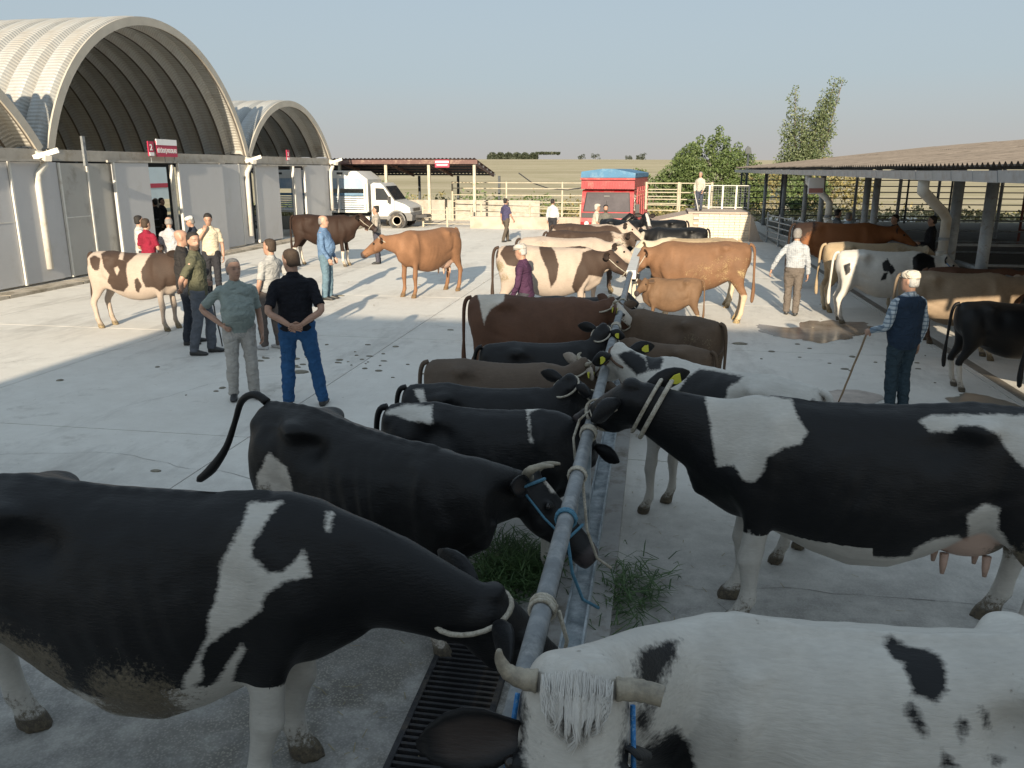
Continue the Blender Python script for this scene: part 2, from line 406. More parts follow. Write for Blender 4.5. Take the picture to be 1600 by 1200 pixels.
# coat markings: outlines in each animal's own side view (direction, then add/remove outlines in metres)
PATS = {'A':((-0.5072,0.7459,-0.4317),[(0,[(0.3,)]),(-1,[(0.42,1.118),(0.539,1.093),(0.475,1.036),(0.395,0.957),(0.382,0.898),(0.442,0.824),(0.49,0.806),(0.581,0.88),(0.587,0.824),(0.593,0.772),(0.494,0.782),(0.418,0.738),(0.398,0.681),(0.325,0.641),(0.253,0.616),(0.193,0.581),(0.165,0.522),(0.163,0.439),(0.089,0.403),(0.086,0.457),(0.144,0.527),(0.195,0.613),(0.212,0.703),(0.246,0.758),(0.276,0.891),(0.319,0.959),(0.37,1.025)]),(-1,[(0.085,0.449),(0.185,0.388),(0.233,0.438),(0.273,0.497),(0.32,0.561),(0.328,0.535),(0.294,0.476),(0.269,0.372),(0.255,0.338),(0.177,0.377),(0.089,0.403)]),(-1,[(0.699,1.015),(0.724,1.011),(0.699,0.939),(0.678,0.946)]),(-1,[(0.34,0.294),(0.471,0.35),(0.618,0.291),(0.758,0.166),(0.755,0.106),(0.855,0.108),(0.988,0.111),(0.974,0.053),(0.83,0.033),(0.79,0.044),(0.465,0.221),(0.393,0.169),(0.371,0.009),(0.288,-0.083),(0.304,0.131)])]),'B':((-0.5674,0.7449,-0.3509),[(0,[(0.3,)]),(-1,[(-0.598,1.079),(-0.494,0.991),(-0.45,0.793),(-0.698,0.812),(-0.682,0.945)]),(-1,[(1.058,0.865),(1.118,0.827),(1.159,0.747),(1.039,0.74),(1.007,0.803)]),(-1,[(0.073,0.519),(0.162,0.424),(0.119,0.432),(0.055,0.496)])]),'L3':((-0.195,0.9305,-0.3102),[(0,[(0.3,)]),(-1,[(-0.691,1.073),(-0.658,1.106),(-0.542,1.139),(-0.355,1.126),(-0.351,0.997),(-0.482,1.02),(-0.62,1.063)]),(-1,[(0.273,1.136),(0.422,1.131),(0.359,1.092),(0.304,1.068),(0.303,0.97),(0.317,0.866),(0.297,0.882),(0.29,1.018),(0.286,1.085)])]),'L4':((-0.1586,0.9483,-0.2748),[(0,[(0.3,)]),(-1,[(-0.592,1.057),(-0.512,1.053),(-0.475,0.925),(-0.522,0.935)])]),'L7':((-0.1384,0.974,-0.1794),[(0,[(0.3,)]),(-1,[(-0.717,1.328),(-0.562,1.34),(-0.368,1.318),(-0.386,1.209),(-0.533,1.115),(-0.591,1.021),(-0.608,0.927),(-0.653,1.138)])]),'L8':((-0.124,0.9849,-0.1205),[(0,[(-0.3,)]),(1,[(-1.141,1.343),(-1.034,1.448),(-0.899,1.399),(-0.909,1.24),(-1.008,1.171),(-1.038,0.889),(-1.09,1.135)]),(1,[(-0.873,1.309),(-0.752,1.483),(-0.436,1.485),(-0.413,1.24),(-0.498,1.067),(-0.744,1.1)]),(1,[(-0.208,1.52),(-0.051,1.503),(0.09,1.345),(0.161,1.104),(0.13,0.864),(0.029,0.708),(-0.027,1.0),(-0.152,1.275)]),(1,[(0.573,1.329),(0.894,1.421),(1.45,1.441),(1.425,1.182),(1.34,0.905),(0.898,0.902),(0.681,0.936),(0.474,0.598),(0.393,0.727),(0.472,1.037),(0.539,1.174)]),(1,[(-0.717,1.511),(-0.156,1.555),(0.263,1.539),(0.649,1.437),(0.609,1.388),(0.02,1.445),(-0.506,1.467)])]),'R1':((-0.2859,-0.7732,-0.566),[(0,[(-0.3,)]),(1,[(-0.647,0.844),(-0.627,0.885),(-0.595,0.912),(-0.583,0.866),(-0.583,0.771),(-0.589,0.731),(-0.593,0.682),(-0.605,0.623),(-0.591,0.671),(-0.607,0.717),(-0.612,0.75)]),(1,[(-0.61,0.597),(-0.556,0.666),(-0.522,0.626),(-0.486,0.568),(-0.454,0.487),(-0.79,0.333)]),(1,[(-0.037,1.088),(-0.01,1.104),(0.026,1.084),(0.069,1.085),(0.116,1.083),(0.141,1.043),(0.151,0.985),(0.119,0.941),(0.064,0.945),(0.027,1.03),(-0.001,1.032),(-0.028,1.057)]),(1,[(0.045,0.915),(0.062,0.924),(0.094,0.886),(0.117,0.845),(0.097,0.825),(0.074,0.861),(0.054,0.879)]),(1,[(0.189,0.919),(0.207,0.92),(0.215,0.889),(0.205,0.858),(0.184,0.88)]),(1,[(0.238,0.958),(0.263,0.951),(0.271,0.916),(0.254,0.911)]),(1,[(0.151,0.818),(0.189,0.797),(0.204,0.783),(0.153,0.767)]),(1,[(0.28,0.843),(0.311,0.847),(0.313,0.82),(0.282,0.815)]),(1,[(-0.848,0.703),(-0.796,0.695),(-0.777,0.646),(-0.757,0.617),(-0.723,0.589),(-0.699,0.549),(-0.68,0.46),(-1.361,0.14),(-0.825,0.558),(-0.861,0.597),(-1.388,0.551)]),(1,[(-0.609,0.738),(-0.598,0.701),(-0.592,0.683),(-0.596,0.627),(-0.598,0.579),(-0.591,0.484),(-0.761,0.348),(-0.578,0.605),(-0.616,0.662),(-0.596,0.734),(-0.608,0.762)])]),'R2':((-0.2485,-0.9118,-0.327),[(0,[(0.3,)]),(-1,[(-0.958,1.29),(-0.849,1.316),(-0.602,1.306),(-0.461,1.302),(-0.419,1.21),(-0.345,1.119),(-0.37,1.046),(-0.457,1.009),(-0.54,0.941),(-0.552,0.86),(-0.593,0.789),(-0.66,0.793),(-0.729,0.873),(-0.819,0.849),(-0.846,0.937),(-0.883,1.076)]),(-1,[(0.229,1.262),(0.287,1.311),(0.493,1.338),(0.789,1.383),(0.802,1.066),(0.713,1.129),(0.633,1.23),(0.541,1.273),(0.427,1.269),(0.398,1.227),(0.295,1.212)]),(-1,[(-0.615,0.489),(-0.546,0.417),(-0.376,0.394),(-0.268,0.337),(-0.125,0.326),(0.05,0.351),(0.252,0.421),(0.286,0.53),(0.366,0.606),(0.506,0.647),(0.571,0.612),(0.528,0.773),(0.614,0.855),(0.684,0.837),(0.697,0.72),(0.794,0.615),(0.85,0.463),(0.605,0.369),(0.336,0.343),(0.061,0.25),(-0.235,0.208),(-0.533,0.26),(-0.609,0.417)]),(-1,[(-1.055,0.414),(-0.999,0.429),(-0.936,0.342),(-0.843,0.29),(-0.792,0.206),(-0.878,0.141),(-0.909,0.277),(-1.028,0.348)])]),'R3':((0.5077,-0.8168,-0.2739),[(0,[(-0.3,)]),(1,[(-0.318,1.059),(-0.26,1.17),(-0.168,1.238),(-0.027,1.229),(0.146,1.198),(0.119,1.158),(0.052,1.11),(0.037,1.021),(-0.313,0.998)]),(1,[(-0.855,1.338),(-0.744,1.378),(-0.653,1.338),(-0.592,1.272),(-0.575,1.206),(-0.667,1.171),(-0.761,1.25)]),(1,[(-0.634,1.408),(-0.51,1.352),(-0.455,1.308),(-0.467,1.224),(-0.566,1.206),(-0.609,1.323)]),(1,[(-0.615,1.496),(-0.517,1.509),(-0.491,1.443),(-0.575,1.457)]),(1,[(0.573,1.007),(0.6,1.063),(0.642,1.036),(0.657,1.001),(0.579,0.989)]),(1,[(0.664,1.11),(0.69,1.087),(0.7,1.046),(0.672,1.062)])]),'Y1':((-0.6193,0.7773,-0.1102),[(0,[(-0.3,)]),(1,[(-0.728,1.273),(-0.65,1.326),(-0.55,1.262),(-0.587,1.06),(-0.661,1.048),(-0.711,1.129)]),(1,[(-0.53,1.341),(-0.382,1.437),(-0.153,1.453),(-0.219,1.34),(-0.264,1.231),(-0.123,1.191),(-0.164,1.022),(-0.149,0.773),(-0.239,0.666),(-0.409,0.719),(-0.48,0.85),(-0.436,0.974),(-0.509,1.102)]),(-1,[(-0.352,1.079),(-0.291,1.107),(-0.263,1.043),(-0.316,0.952)]),(1,[(-0.167,1.338),(-0.068,1.441),(0.118,1.424),(0.031,1.294),(-0.126,1.16),(-0.193,1.211)]),(1,[(0.072,1.01),(0.195,1.221),(0.298,1.332),(0.506,1.34),(0.703,1.253),(0.852,1.092),(0.874,0.775),(0.426,0.712),(0.332,0.639),(0.227,0.723),(0.113,0.728),(0.069,0.855)]),(1,[(-0.05,0.861),(0.003,0.905),(0.059,0.762),(-0.011,0.64),(-0.049,0.689)])]),'B3':((0.2196,0.9697,-0.1068),[(0,[(-0.3,)]),(1,[(-0.054,1.09),(0.029,1.185),(0.1,1.066),(0.054,0.947),(-0.015,0.954)]),(1,[(0.029,1.007),(0.119,1.075),(0.184,0.973),(0.114,0.895)]),(1,[(-0.049,0.775),(-0.005,0.915),(0.065,0.945),(0.041,0.812)]),(1,[(0.432,1.205),(0.512,1.295),(0.662,1.324),(0.787,1.222),(0.821,1.053),(0.706,0.938),(0.557,0.855),(0.471,0.926)]),(1,[(-0.687,1.031),(-0.57,1.074),(-0.553,0.904),(-0.631,0.835)])])}
# ================================================================== THE SETTING
# ---- terrain
def terrain_h(x, y):
    d = max(0.0, y - 55)
    hgt = 0.0155 * d + 1.3 * math.sin(x * .006 + y * .004) * min(1, d / 250)
    if y > 650: hgt = hgt - (y - 650) * .012
    return -0.06 + max(hgt, -.2 if y > 60 else 0) * (1 if y > 55 else 0)
mb = MB()
xs = [-2500, -1500, -900, -600, -400, -300, -220, -160, -120, -90, -70, -50, -30, -15, 0, 15, 30, 50, 75, 110, 160, 220, 300, 400, 600, 900, 1500, 2500]
ys = [-300, -120, -60, -30, 0, 30, 55, 62, 70, 80, 95, 115, 140, 170, 210, 260, 320, 400, 500, 600, 660, 750, 900, 1200, 1700, 2500]
vs = [(x, y, terrain_h(x, y)) for y in ys for x in xs]
nx = len(xs)
fs = [(j*nx+i, j*nx+i+1, (j+1)*nx+i+1, (j+1)*nx+i) for j in range(len(ys)-1) for i in range(nx-1)]
mb.add(vs, fs)
tag(mb.build('field', M_FIELD, smooth=True), kind='structure')

# ---- concrete yard: cast slabs with open joints
yard = MB().box((-3.5, 18.5, -.045), (37, 67, .03)).build('ground', pm('joint_dirt', (.16, .14, .11), .95, 0, .3, 8))
tag(yard, kind='structure')
sx = [-22, -15.6, -12.45, -8.3, -4.15, -.34, 4.45, 9.2, 15]
sy = [-15, -9, -3, 2.4, 7.6, 12.9, 17.4, 22.2, 27.2, 32.2, 37.3, 42.4, 47, 52]
for i in range(len(sx) - 1):
    for j in range(len(sy) - 1):
        cx, cy = (sx[i] + sx[i+1]) / 2, (sy[j] + sy[j+1]) / 2
        MB().box((0, 0, -.012), (sx[i+1]-sx[i]-.014, sy[j+1]-sy[j]-.014, .024)).build('concrete_slab', M_CONC, yard, loc=(0, 0, 0)).data.transform(Matrix.Translation((cx, cy, 0)))

# ---- gutter channel strip along the barn and a raised kerb along the hangar
tag(MB().box((4.62, 14, .004), (.14, 50, .012)).build('gutter_strip', pm('wet_gutter', (.22, .20, .17), .5, 0, .3, 3)), kind='structure')
mb = MB()
y = 6.0
while y < 40:
    mb.box((-14.15, y + 1.2, .035), (.55, 2.36, .07)); y += 2.4
tag(mb.build('kerb', pm('kerb_concrete', (.44, .39, .32), .9, 0, .2, 3, (.2, .17, .12), .35, 2.5, .3, 30)), kind='structure')
def blob(name, pts, mat, z=.004, n=14):
    c = Vector((sum(p[0] for p in pts)/len(pts), sum(p[1] for p in pts)/len(pts)))
    out = []
    m_ = len(pts)
    for i in range(m_):
        p0, p1, p2, p3 = (Vector(pts[(i+k-1) % m_][:2]) for k in range(4))
        for k in range(n):
            t = k / n
            q = .5*((2*p1)+(-p0+p2)*t+(2*p0-5*p1+4*p2-p3)*t*t+(-p0+3*p1-3*p2+p3)*t**3)
            q = c + (q - c) * (1 + .22 * mnoise.noise(Vector((q.x*3, q.y*3, 0))) + .10 * mnoise.noise(Vector((q.x*11, q.y*11, 4))))
            out.append((q.x, q.y, z))
    mb = MB(); mb.add(out, [tuple(range(len(out)))])
    return tag(mb.build(name, mat), kind='structure')
M_WET = pm('wet_brown_patch', (.36, .31, .26), .22, 0, .35, 2.0, (.17, .135, .10), .42, .9)
M_WET2 = pm('damp_dark_patch', (.20, .185, .155), .35, 0, .3, 3)
M_PINK = pm('pinkish_stain', (.46, .40, .35), .8, 0, .3, 5)
blob('puddle', [(1.95, 15.2), (2.05, 14.2), (2.6, 13.75), (3.2, 14.0), (3.5, 14.45), (4.1, 15.2), (3.6, 15.8), (2.9, 15.7), (2.5, 15.0)], M_WET)
blob('puddle', [(3.95, 10.75), (4.33, 10.55), (4.4, 10.1), (4.1, 9.75), (3.7, 9.9), (3.65, 10.35)], M_WET2)
blob('stain', [(2.1, 10.4), (2.6, 10.75), (2.85, 10.4), (2.6, 9.9), (2.2, 9.95)], M_PINK)
# droppings scattered on the yard
mb = MB()
for i in range(100):
    if i < 50: x, y = rnd.uniform(-8, 4), rnd.uniform(5.5, 20)
    else: x, y = rnd.gauss(-4.4, .8), rnd.gauss(11.2, .5)
    if i > 85: x, y = rnd.gauss(2.6, .7), rnd.gauss(12.6, .6)
    s = rnd.uniform(.010, .042) * (2.2 if rnd.random() < .10 else 1)
    mb.ball((x, y, .003), (s * rnd.uniform(.8, 1.8), s * rnd.uniform(.7, 1.3), .008 + s * .12), 8, 4)
tag(mb.build('droppings', pm('dung', (.21, .19, .145), .9, 0, .35, 12), smooth=True), kind='stuff')

# ---- the market building behind the viewer, whose shadow lies over the near yard
bld = empty('market_building', (-.4, -15.0, 0), 0, 'plain plastered market building standing far behind the tie rail', 'building')
MB().box((0, 0, 3.65), (12.9, 9.9, 7.3)).build('wall', M_BLDG, bld)
MB().box((0, .02, 7.25), (13.0, 10.06, .12)).build('roof', M_BEAM, bld)
for k in range(6):
    w = MB().box((-5 + k * 2.0, 4.99, 1.5), (1.3, .08, 1.2)).build('window', M_GLASS, bld)
    MB().box((-5 + k * 2.0, 5.0, .87), (1.5, .16, .06)).build('sill', M_BEAM, w)

# ================================================================== HANGARS
def steel_vault_mat():
    m, nt, N, L, P = NT('ribbed_vault_steel')
    P.inputs['Roughness'].default_value = .55
    P.inputs['Metallic'].default_value = .15
    n1 = noise_node(nt, .6, 6, .65, 'Object', (3, .5, .5))
    n2 = noise_node(nt, 2.0, 7, .7)
    c = mixc(nt, ramp(nt, n1.outputs['Fac'], .40, .70), (.46, .475, .47), (.39, .36, .31))
    c = mixc(nt, ramp(nt, n2.outputs['Fac'], .55, .75, 0, .5), c, (.24, .20, .15))
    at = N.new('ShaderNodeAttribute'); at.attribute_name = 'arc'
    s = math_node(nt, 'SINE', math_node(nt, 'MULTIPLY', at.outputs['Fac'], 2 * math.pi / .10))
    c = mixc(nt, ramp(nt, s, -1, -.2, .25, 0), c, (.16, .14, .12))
    L.new(c, P.inputs['Base Color'])
    bump(nt, P, s, .55, .010)
    return m
M_VAULT = steel_vault_mat()
M_SEAM = pm('vault_seam', (.10, .085, .07), .8, 0, .3, 2)
WX = -14.9
def arch_panel_mesh(a, sag, width, z0):
    Rr = (a * a + sag * sag) / (2 * sag); zc = z0 + sag - Rr
    th = math.asin(min(1, a / Rr)) if Rr - sag >= 0 else math.pi - math.asin(a / Rr)
    prof = [(0, 0), (.05, .0), (.19, .20), (.26, .235), (.60, .235), (.67, .20), (.77, .0), (width, 0)]
    n = 44
    vs, fs, arc = [], [], []
    for i in range(n + 1):
        t = -th + 2 * th * i / n
        for (px, dr) in prof:
            r = Rr + dr - .10
            vs.append((-px, r * math.sin(t), zc + r * math.cos(t))); arc.append(t * Rr)
    k = len(prof)
    for i in range(n):
        for j in range(k - 1):
            fs.append((i*k+j, i*k+j+1, (i+1)*k+j+1, (i+1)*k+j))
    me = bpy.data.meshes.new('arch_panel'); me.from_pydata(vs, [], fs)
    at = me.attributes.new('arc', 'FLOAT', 'POINT'); at.data.foreach_set('value', arc)
    me.materials.append(M_VAULT); me.materials.append(M_SEAM)
    me.polygons.foreach_set('material_index', [1 if (q % (k - 1)) in (0, k - 2) else 0 for q in range(n * (k - 1))])
    # front rim flange
    mb = MB(); rr = []
    for i in range(n + 1):
        t = -th + 2 * th * i / n
        rr.append([(dx, r * math.sin(t), zc + r * math.cos(t)) for dx, r in ((0, Rr - .12), (.05, Rr - .12), (.05, Rr + .11), (0, Rr + .11))])
    mb.rings(rr)
    return me, mb.mesh('end_rim', pm('rim_steel', (.5, .46, .39), .5, .2, .12, 2))
def hangar(yc, a, sag, label, npan=18, z0=3.22):
    h = empty('hangar', (WX, yc, 0), 0, label, 'hangar', 'barrel vaulted hangars along the left side of the yard')
    me, rim = arch_panel_mesh(a, sag, .8, z0)
    for i in range(npan):
        link_mesh('arch_panel', me, None, h, (-.02 - i * .8, 0, 0))
    link_mesh('end_rim', rim, None, h, (0, 0, 0))
    MB().box((-.12, 0, 3.09), (.30, 2 * a + .1, .28)).build('eave_beam', M_BEAM, h)
    # side wall of the far side, dark back of the hall and inner columns
    MB().box((-7.5, a - .05, .3), (14.6, .08, .6)).build('side_wall', M_PANELD, h)
    MB().box((-7.5, a - .05, 3.0), (14.6, .12, .3)).build('side_beam', M_DARKSTEEL, h)
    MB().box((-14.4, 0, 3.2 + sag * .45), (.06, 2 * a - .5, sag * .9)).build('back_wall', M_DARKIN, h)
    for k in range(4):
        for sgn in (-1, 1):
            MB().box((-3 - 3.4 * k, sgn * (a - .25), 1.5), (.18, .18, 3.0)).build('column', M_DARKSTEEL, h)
    # spout at the beam end and its drain pipe
    s = MB().bar((.03, a - .1, 3.12), (.42, a - .25, 3.0), .16, .14)
    s.bar((.1, a - .35, 3.02), (.62, a - .12, 3.2), .09, .12)
    s.build('gutter_spout', M_PVC, h)
    MB().tube([(.12, a - .05, 2.98), (.12, a - .05, 2.86), (.12, a - .34, 2.62), (.12, a - .36, 2.4), (.12, a - .36, .35 if a > 4.5 else .9)], .085, 12).build('drain_pipe', M_PVC, h, smooth=True)
    return h
H1 = hangar(13.25, 5.15, 2.75, 'hangar at the left frame edge with only the right end of its arch in view')
H2 = hangar(23.85, 5.1, 3.72, 'largest hangar with tall ribbed arch and a red sign over its doorway')
H3 = hangar(33.0, 3.92, 2.12, 'small far hangar with low ribbed arch beside the white truck')

def wall_panel(h, y0, y1, z0=.06, z1=2.92, off=0.0, mat=None, strip=True, seam=None):
    yc = h.location.y
    p = MB().box((.05 + off, (y0+y1)/2 - yc, (z0+z1)/2), (.05, y1-y0-.02, z1-z0)).build('wall_panel', mat or M_PANEL, h)
    if strip:
        MB().box((.085 + off, y0 + .03 - yc, (z0+z1)/2), (.05, .055, z1-z0 + .02)).build('edge_strip', M_WHITE, p)
    if seam:
        MB().box((.078 + off, (y0+y1)/2 - yc, seam), (.012, y1-y0-.10, .025)).build('seam_strip', M_WHITE, p)
    return p
for y0, y1 in ((9.2, 11.2), (11.2, 13.2), (13.2, 15.2)): wall_panel(H1, y0, y1)
wall_panel(H1, 15.2, 17.19, seam=1.55); wall_panel(H1, 17.19, 18.55, off=.02)
wall_panel(H2, 18.5, 18.85, off=-.02, strip=False); wall_panel(H2, 18.85, 19.9, mat=M_PANELD, seam=1.55, z1=2.9); wall_panel(H2, 19.9, 21.1, mat=M_PANELD, z1=2.9)
wall_panel(H2, 20.84, 22.5, off=.12, z0=.02); wall_panel(H2, 24.0, 26.75, off=.12, z0=.02)
wall_panel(H2, 26.75, 28.12); wall_panel(H2, 28.12, 28.95, off=-.03)
wall_panel(H3, 29.15, 31.2, off=.06); wall_panel(H3, 32.85, 33.6, off=-.05, z1=2.8); wall_panel(H3, 33.6, 35.75, off=.07, mat=M_PANEL); wall_panel(H3, 35.75, 36.7, off=-.03)
# door rails and frames
for h, y0, y1, z in ((H2, 20.7, 26.9, 2.96), (H3, 29.2, 33.8, 2.9), (H1, 9, 18.4, 2.96)):
    MB().box((.17, (y0+y1)/2 - h.location.y, z), (.10, y1-y0, .06)).build('door_track', M_BEAM, h)
for h, ys_ in ((H2, (22.52, 23.98)), (H3, (31.22, 32.83))):
    for y in ys_: MB().box((.0, y - h.location.y, 1.45), (.12, .08, 2.86)).build('door_post', M_WHITE, h)
# things seen through the two doors: portal frame, rails, a pale far wall
for h, yd in ((H2, 23.2), (H3, 32.0)):
    yc = h.location.y
    mb = MB()
    mb.box((-1.2, yd - .62 - yc, 1.5), (.10, .10, 3)); mb.box((-2.4, yd - .42 - yc, 1.5), (.10, .12, 3))
    mb.bar((-1.2, yd - .7 - yc, 2.85), (-1.2, yd + 1.2 - yc, 1.7), .05, .06)
    mb.build('inner_frame', M_DARKSTEEL, h)
    for z in (.35, .6, .85, 1.1):
        MB().tube([(-1.8, yd - 2 - yc, z), (-1.8, yd + 2.6 - yc, z)], .025, 6).build('inner_rail', M_DARKSTEEL, h)
    mb = MB(); mb.bar((-1.78, yd - .9 - yc, .3), (-1.78, yd + .9 - yc, 1.3), .05, .05); mb.bar((-1.76, yd + .9 - yc, .3), (-1.76, yd - .9 - yc, 1.3), .05, .05)
    mb.build('cross_brace', M_DARKSTEEL, h)
# signs
def sign_board(name, label, cat, loc, rz, parts, parent=None, group=None):
    s = empty(name, loc, rz, label, cat, group)
    return s
def text_mesh(name, txt, size, mat, parent, loc, rot, extrude=.004, sx=1.0):
    cu = bpy.data.curves.new(name, 'FONT'); cu.body = txt; cu.size = size; cu.extrude = extrude
    cu.align_x = 'CENTER'; cu.align_y = 'CENTER'; cu.offset = size * .02
    t = bpy.data.objects.new(name, cu); COL.objects.link(t)
    dg = bpy.context.evaluated_depsgraph_get()
    me = bpy.data.meshes.new_from_object(t.evaluated_get(dg))
    bpy.data.objects.remove(t)
    me.name = name
    me.transform(Matrix.Diagonal((sx, 1, 1, 1)))
    me.materials.clear(); me.materials.append(mat)
    return link_mesh(name, me, None, parent, loc, rot)
rotX = (R(90), 0, R(90))      # text standing up, facing +X
s = empty('hall_sign', (WX + .30, 23.35, 3.0), 0, 'red and white board lettered in white over the doorway of the largest hangar', 'sign')
MB().box((0, 0, .34), (.03, 1.08, .46)).build('board', M_SIGNRED, s)
MB().box((.012, 0, .53), (.03, 1.06, .17)).build('header_strip', M_SIGNWHITE, s)
text_mesh('lettering', 'BÜYÜKBAŞ PADOKLARI', .165, M_SIGNWHITE, s, (.017, 0, .275), rotX, sx=.56)
for y in (-.1, .42): MB().tube([(-.02, y, -.05), (-.02, y, .2)], .012, 6).build('bracket', M_GALV, s)
s = empty('number_sign', (WX + .30, 22.55, 3.0), 0, 'small red number 2 plate left of the lettered board on the largest hangar', 'sign')
MB().box((0, 0, .33), (.03, .28, .42)).build('board', M_SIGNRED, s)
MB().box((.012, 0, .18), (.03, .22, .10)).build('footer_strip', M_SIGNWHITE, s)
text_mesh('number', '2', .24, M_SIGNWHITE, s, (.017, 0, .36), rotX)
MB().tube([(-.02, 0, -.05), (-.02, 0, .2)], .012, 6).build('bracket', M_GALV, s)
s = empty('number_sign', (WX + .25, 31.9, 3.0), 0, 'small red number 3 plate on the beam of the small far hangar', 'sign')
MB().box((0, 0, .30), (.03, .26, .40)).build('board', M_SIGNRED, s)
MB().box((.012, 0, .16), (.03, .20, .09)).build('footer_strip', M_SIGNWHITE, s)
text_mesh('number', '3', .2, M_SIGNWHITE, s, (.017, 0, .33), rotX)
MB().tube([(-.02, 0, -.05), (-.02, 0, .2)], .012, 6).build('bracket', M_GALV, s)
# loose grey post standing on the beam of the big hangar
tag(MB().box((WX + .28, 19.65, 3.2), (.06, .10, .75)).build('loose_post', M_GALV), 'short grey steel post sticking up past the beam left of the hangar signs', 'post')
# trailer parked behind the halls, seen through the doors
tr = empty('box_trailer', (-34, 44, 0), 0, 'pale blue box trailer with a maroon stripe seen through the hangar doorway', 'trailer')
MB().box((0, 0, 1.9), (2.4, 18, 2.2)).build('box_body', pm('pale_blue_box', (.55, .66, .74), .4, 0, .06, 1), tr)
MB().box((1.21, 0, 1.7), (.03, 17.8, .28)).build('stripe', M_SIGNRED, tr)
for y in (-7.5, -6, 5, 6.5): MB().tube([(.9, y, .45), (1.25, y, .45)], .45, 16).build('wheel', M_TYRE, tr)

# ================================================================== SHED BEHIND THE TRUCK
def corr_sheet(w, l, amp, per, nseg=6):
    """corrugated sheet: waves across x (width w), length l along y"""
    n = int(w / per * nseg)
    vs, fs = [], []
    for i in range(n + 1):
        x = w * i / n; z = amp * math.sin(2 * math.pi * x / per)
        vs += [(x, 0, z), (x, l, z)]
    for i in range(n): fs.append((2*i, 2*i+2, 2*i+3, 2*i+1))
    return vs, fs
shed = empty('open_shed', (-14, 40.6, 0), 0, 'open sided shed with maroon corrugated roof behind the white truck', 'shed')
vs, fs = corr_sheet(1.06, 5.4, .03, .2)
sm = MB(); sm.add(vs, fs); sheet_me = sm.mesh('roof_sheet', M_MAROON)
for i in range(14):
    link_mesh('roof_sheet', sheet_me, None, shed, (-8.9 + i * 1.0, -.25, 3.27), (R(-8.0), 0, 0))
MB().box((-1.8, -.2, 3.10), (14.2, .06, .20)).build('front_beam', M_MAROON, shed)
for k in range(5):
    MB().box((-1.8, .9 + k * 1.0, 3.02 - k * .14), (14, .07, .09)).build('purlin', M_DARKSTEEL, shed)
for x in (-4.5, -1.9, .55, 2.78, 5.1):
    MB().bar((x, -.2, 3.1), (x, 4.9, 2.42), .08, .14).build('rafter', M_MAROON, shed)
    MB().box((x, 0, 1.5), (.13, .13, 3.0)).build('front_post', M_RAILLT, shed)
    MB().box((x + .35, 4.75, 1.2), (.12, .12, 2.4)).build('back_post', M_DARKSTEEL, shed)
s = empty('shed_sign', (-10.45, 40.28, 3.02), 0, 'small red and white board on the front of the maroon shed roof', 'sign')
MB().box((0, 0, 0), (.72, .03, .36)).build('board', M_SIGNRED, s)
MB().box((0, -.012, .08), (.66, .03, .09)).build('header_strip', M_SIGNWHITE, s)
MB().box((0, -.012, -.06), (.55, .03, .05)).build('footer_strip', M_SIGNWHITE, s)

# ---- pens under and beside the shed
def fence(label, pts, zs, post_h, mat, pr=.04, rr=.022, z0=0, group='steel pipe fences round the pens', every=None, name='pipe_fence', sq=False):
    f = empty(name, (pts[0][0], pts[0][1], z0), 0, label, 'fence', group)
    o = Vector((pts[0][0], pts[0][1], 0))
    P = [Vector((p[0], p[1], 0)) - o for p in pts]
    for i in range(len(P) - 1):
        d = P[i+1] - P[i]; n = max(1, round(d.length / (every or 2.0)))
        for k in range(n + (1 if i == len(P) - 2 else 0)):
            q = P[i] + d * (k / n)
            if sq: MB().box((q.x, q.y, post_h / 2), (pr*2, pr*2, post_h)).build('post', mat, f)
            else: MB().tube([(q.x, q.y, 0), (q.x, q.y, post_h)], pr, 8).build('post', mat, f)
        for z in zs:
            MB().tube([(P[i].x, P[i].y, z), (P[i+1].x, P[i+1].y, z)], rr, 6).build('rail', mat, f)
    return f
fence('pale pipe pen fence under the maroon shed roof behind the truck', [(-11.3, 39.6), (-8.85, 39.6)], (.15, .38, .6, .82), .95, M_RAILLT, .05, .02, every=1.2)
fence('long pale fence running from the shed across behind the red truck', [(-11, 44.5), (1.2, 43.5)], (.7, 1.05, 1.4, 1.75, 2.05), 2.1, M_RAILLT, .05, .025, every=3.2)
fence('low pale fence beside the low wall left of the red truck', [(-8.7, 41.2), (-3.6, 40.4)], (.35, .65, .95), 1.1, M_RAILLT, .045, .022, every=2.4)
w = MB().box((-6.1, 39.0, .28), (5.3, .35, .56)).build('low_wall', M_PLAINC); tag(w, 'low pinkish concrete wall between the shed and the red truck', 'wall')
w = MB().box((-11, 45.2, .55), (9.5, .25, 1.1)).build('pen_wall', M_BEAM); tag(w, 'grey concrete wall closing the pens behind the shed', 'wall')
mb = MB(); prev = None
pts = [(-7.4, 45, 2.55), (-6.6, 44.5, 2.05), (-5.6, 44.1, 1.75), (-4.6, 43.9, 1.7), (-3.6, 43.8, 1.85)]
mb.tube(pts, .03, 6); tag(mb.build('sagging_cable', M_BLACKPL), 'dark cable sagging from the shed roof corner to the fence', 'cable')

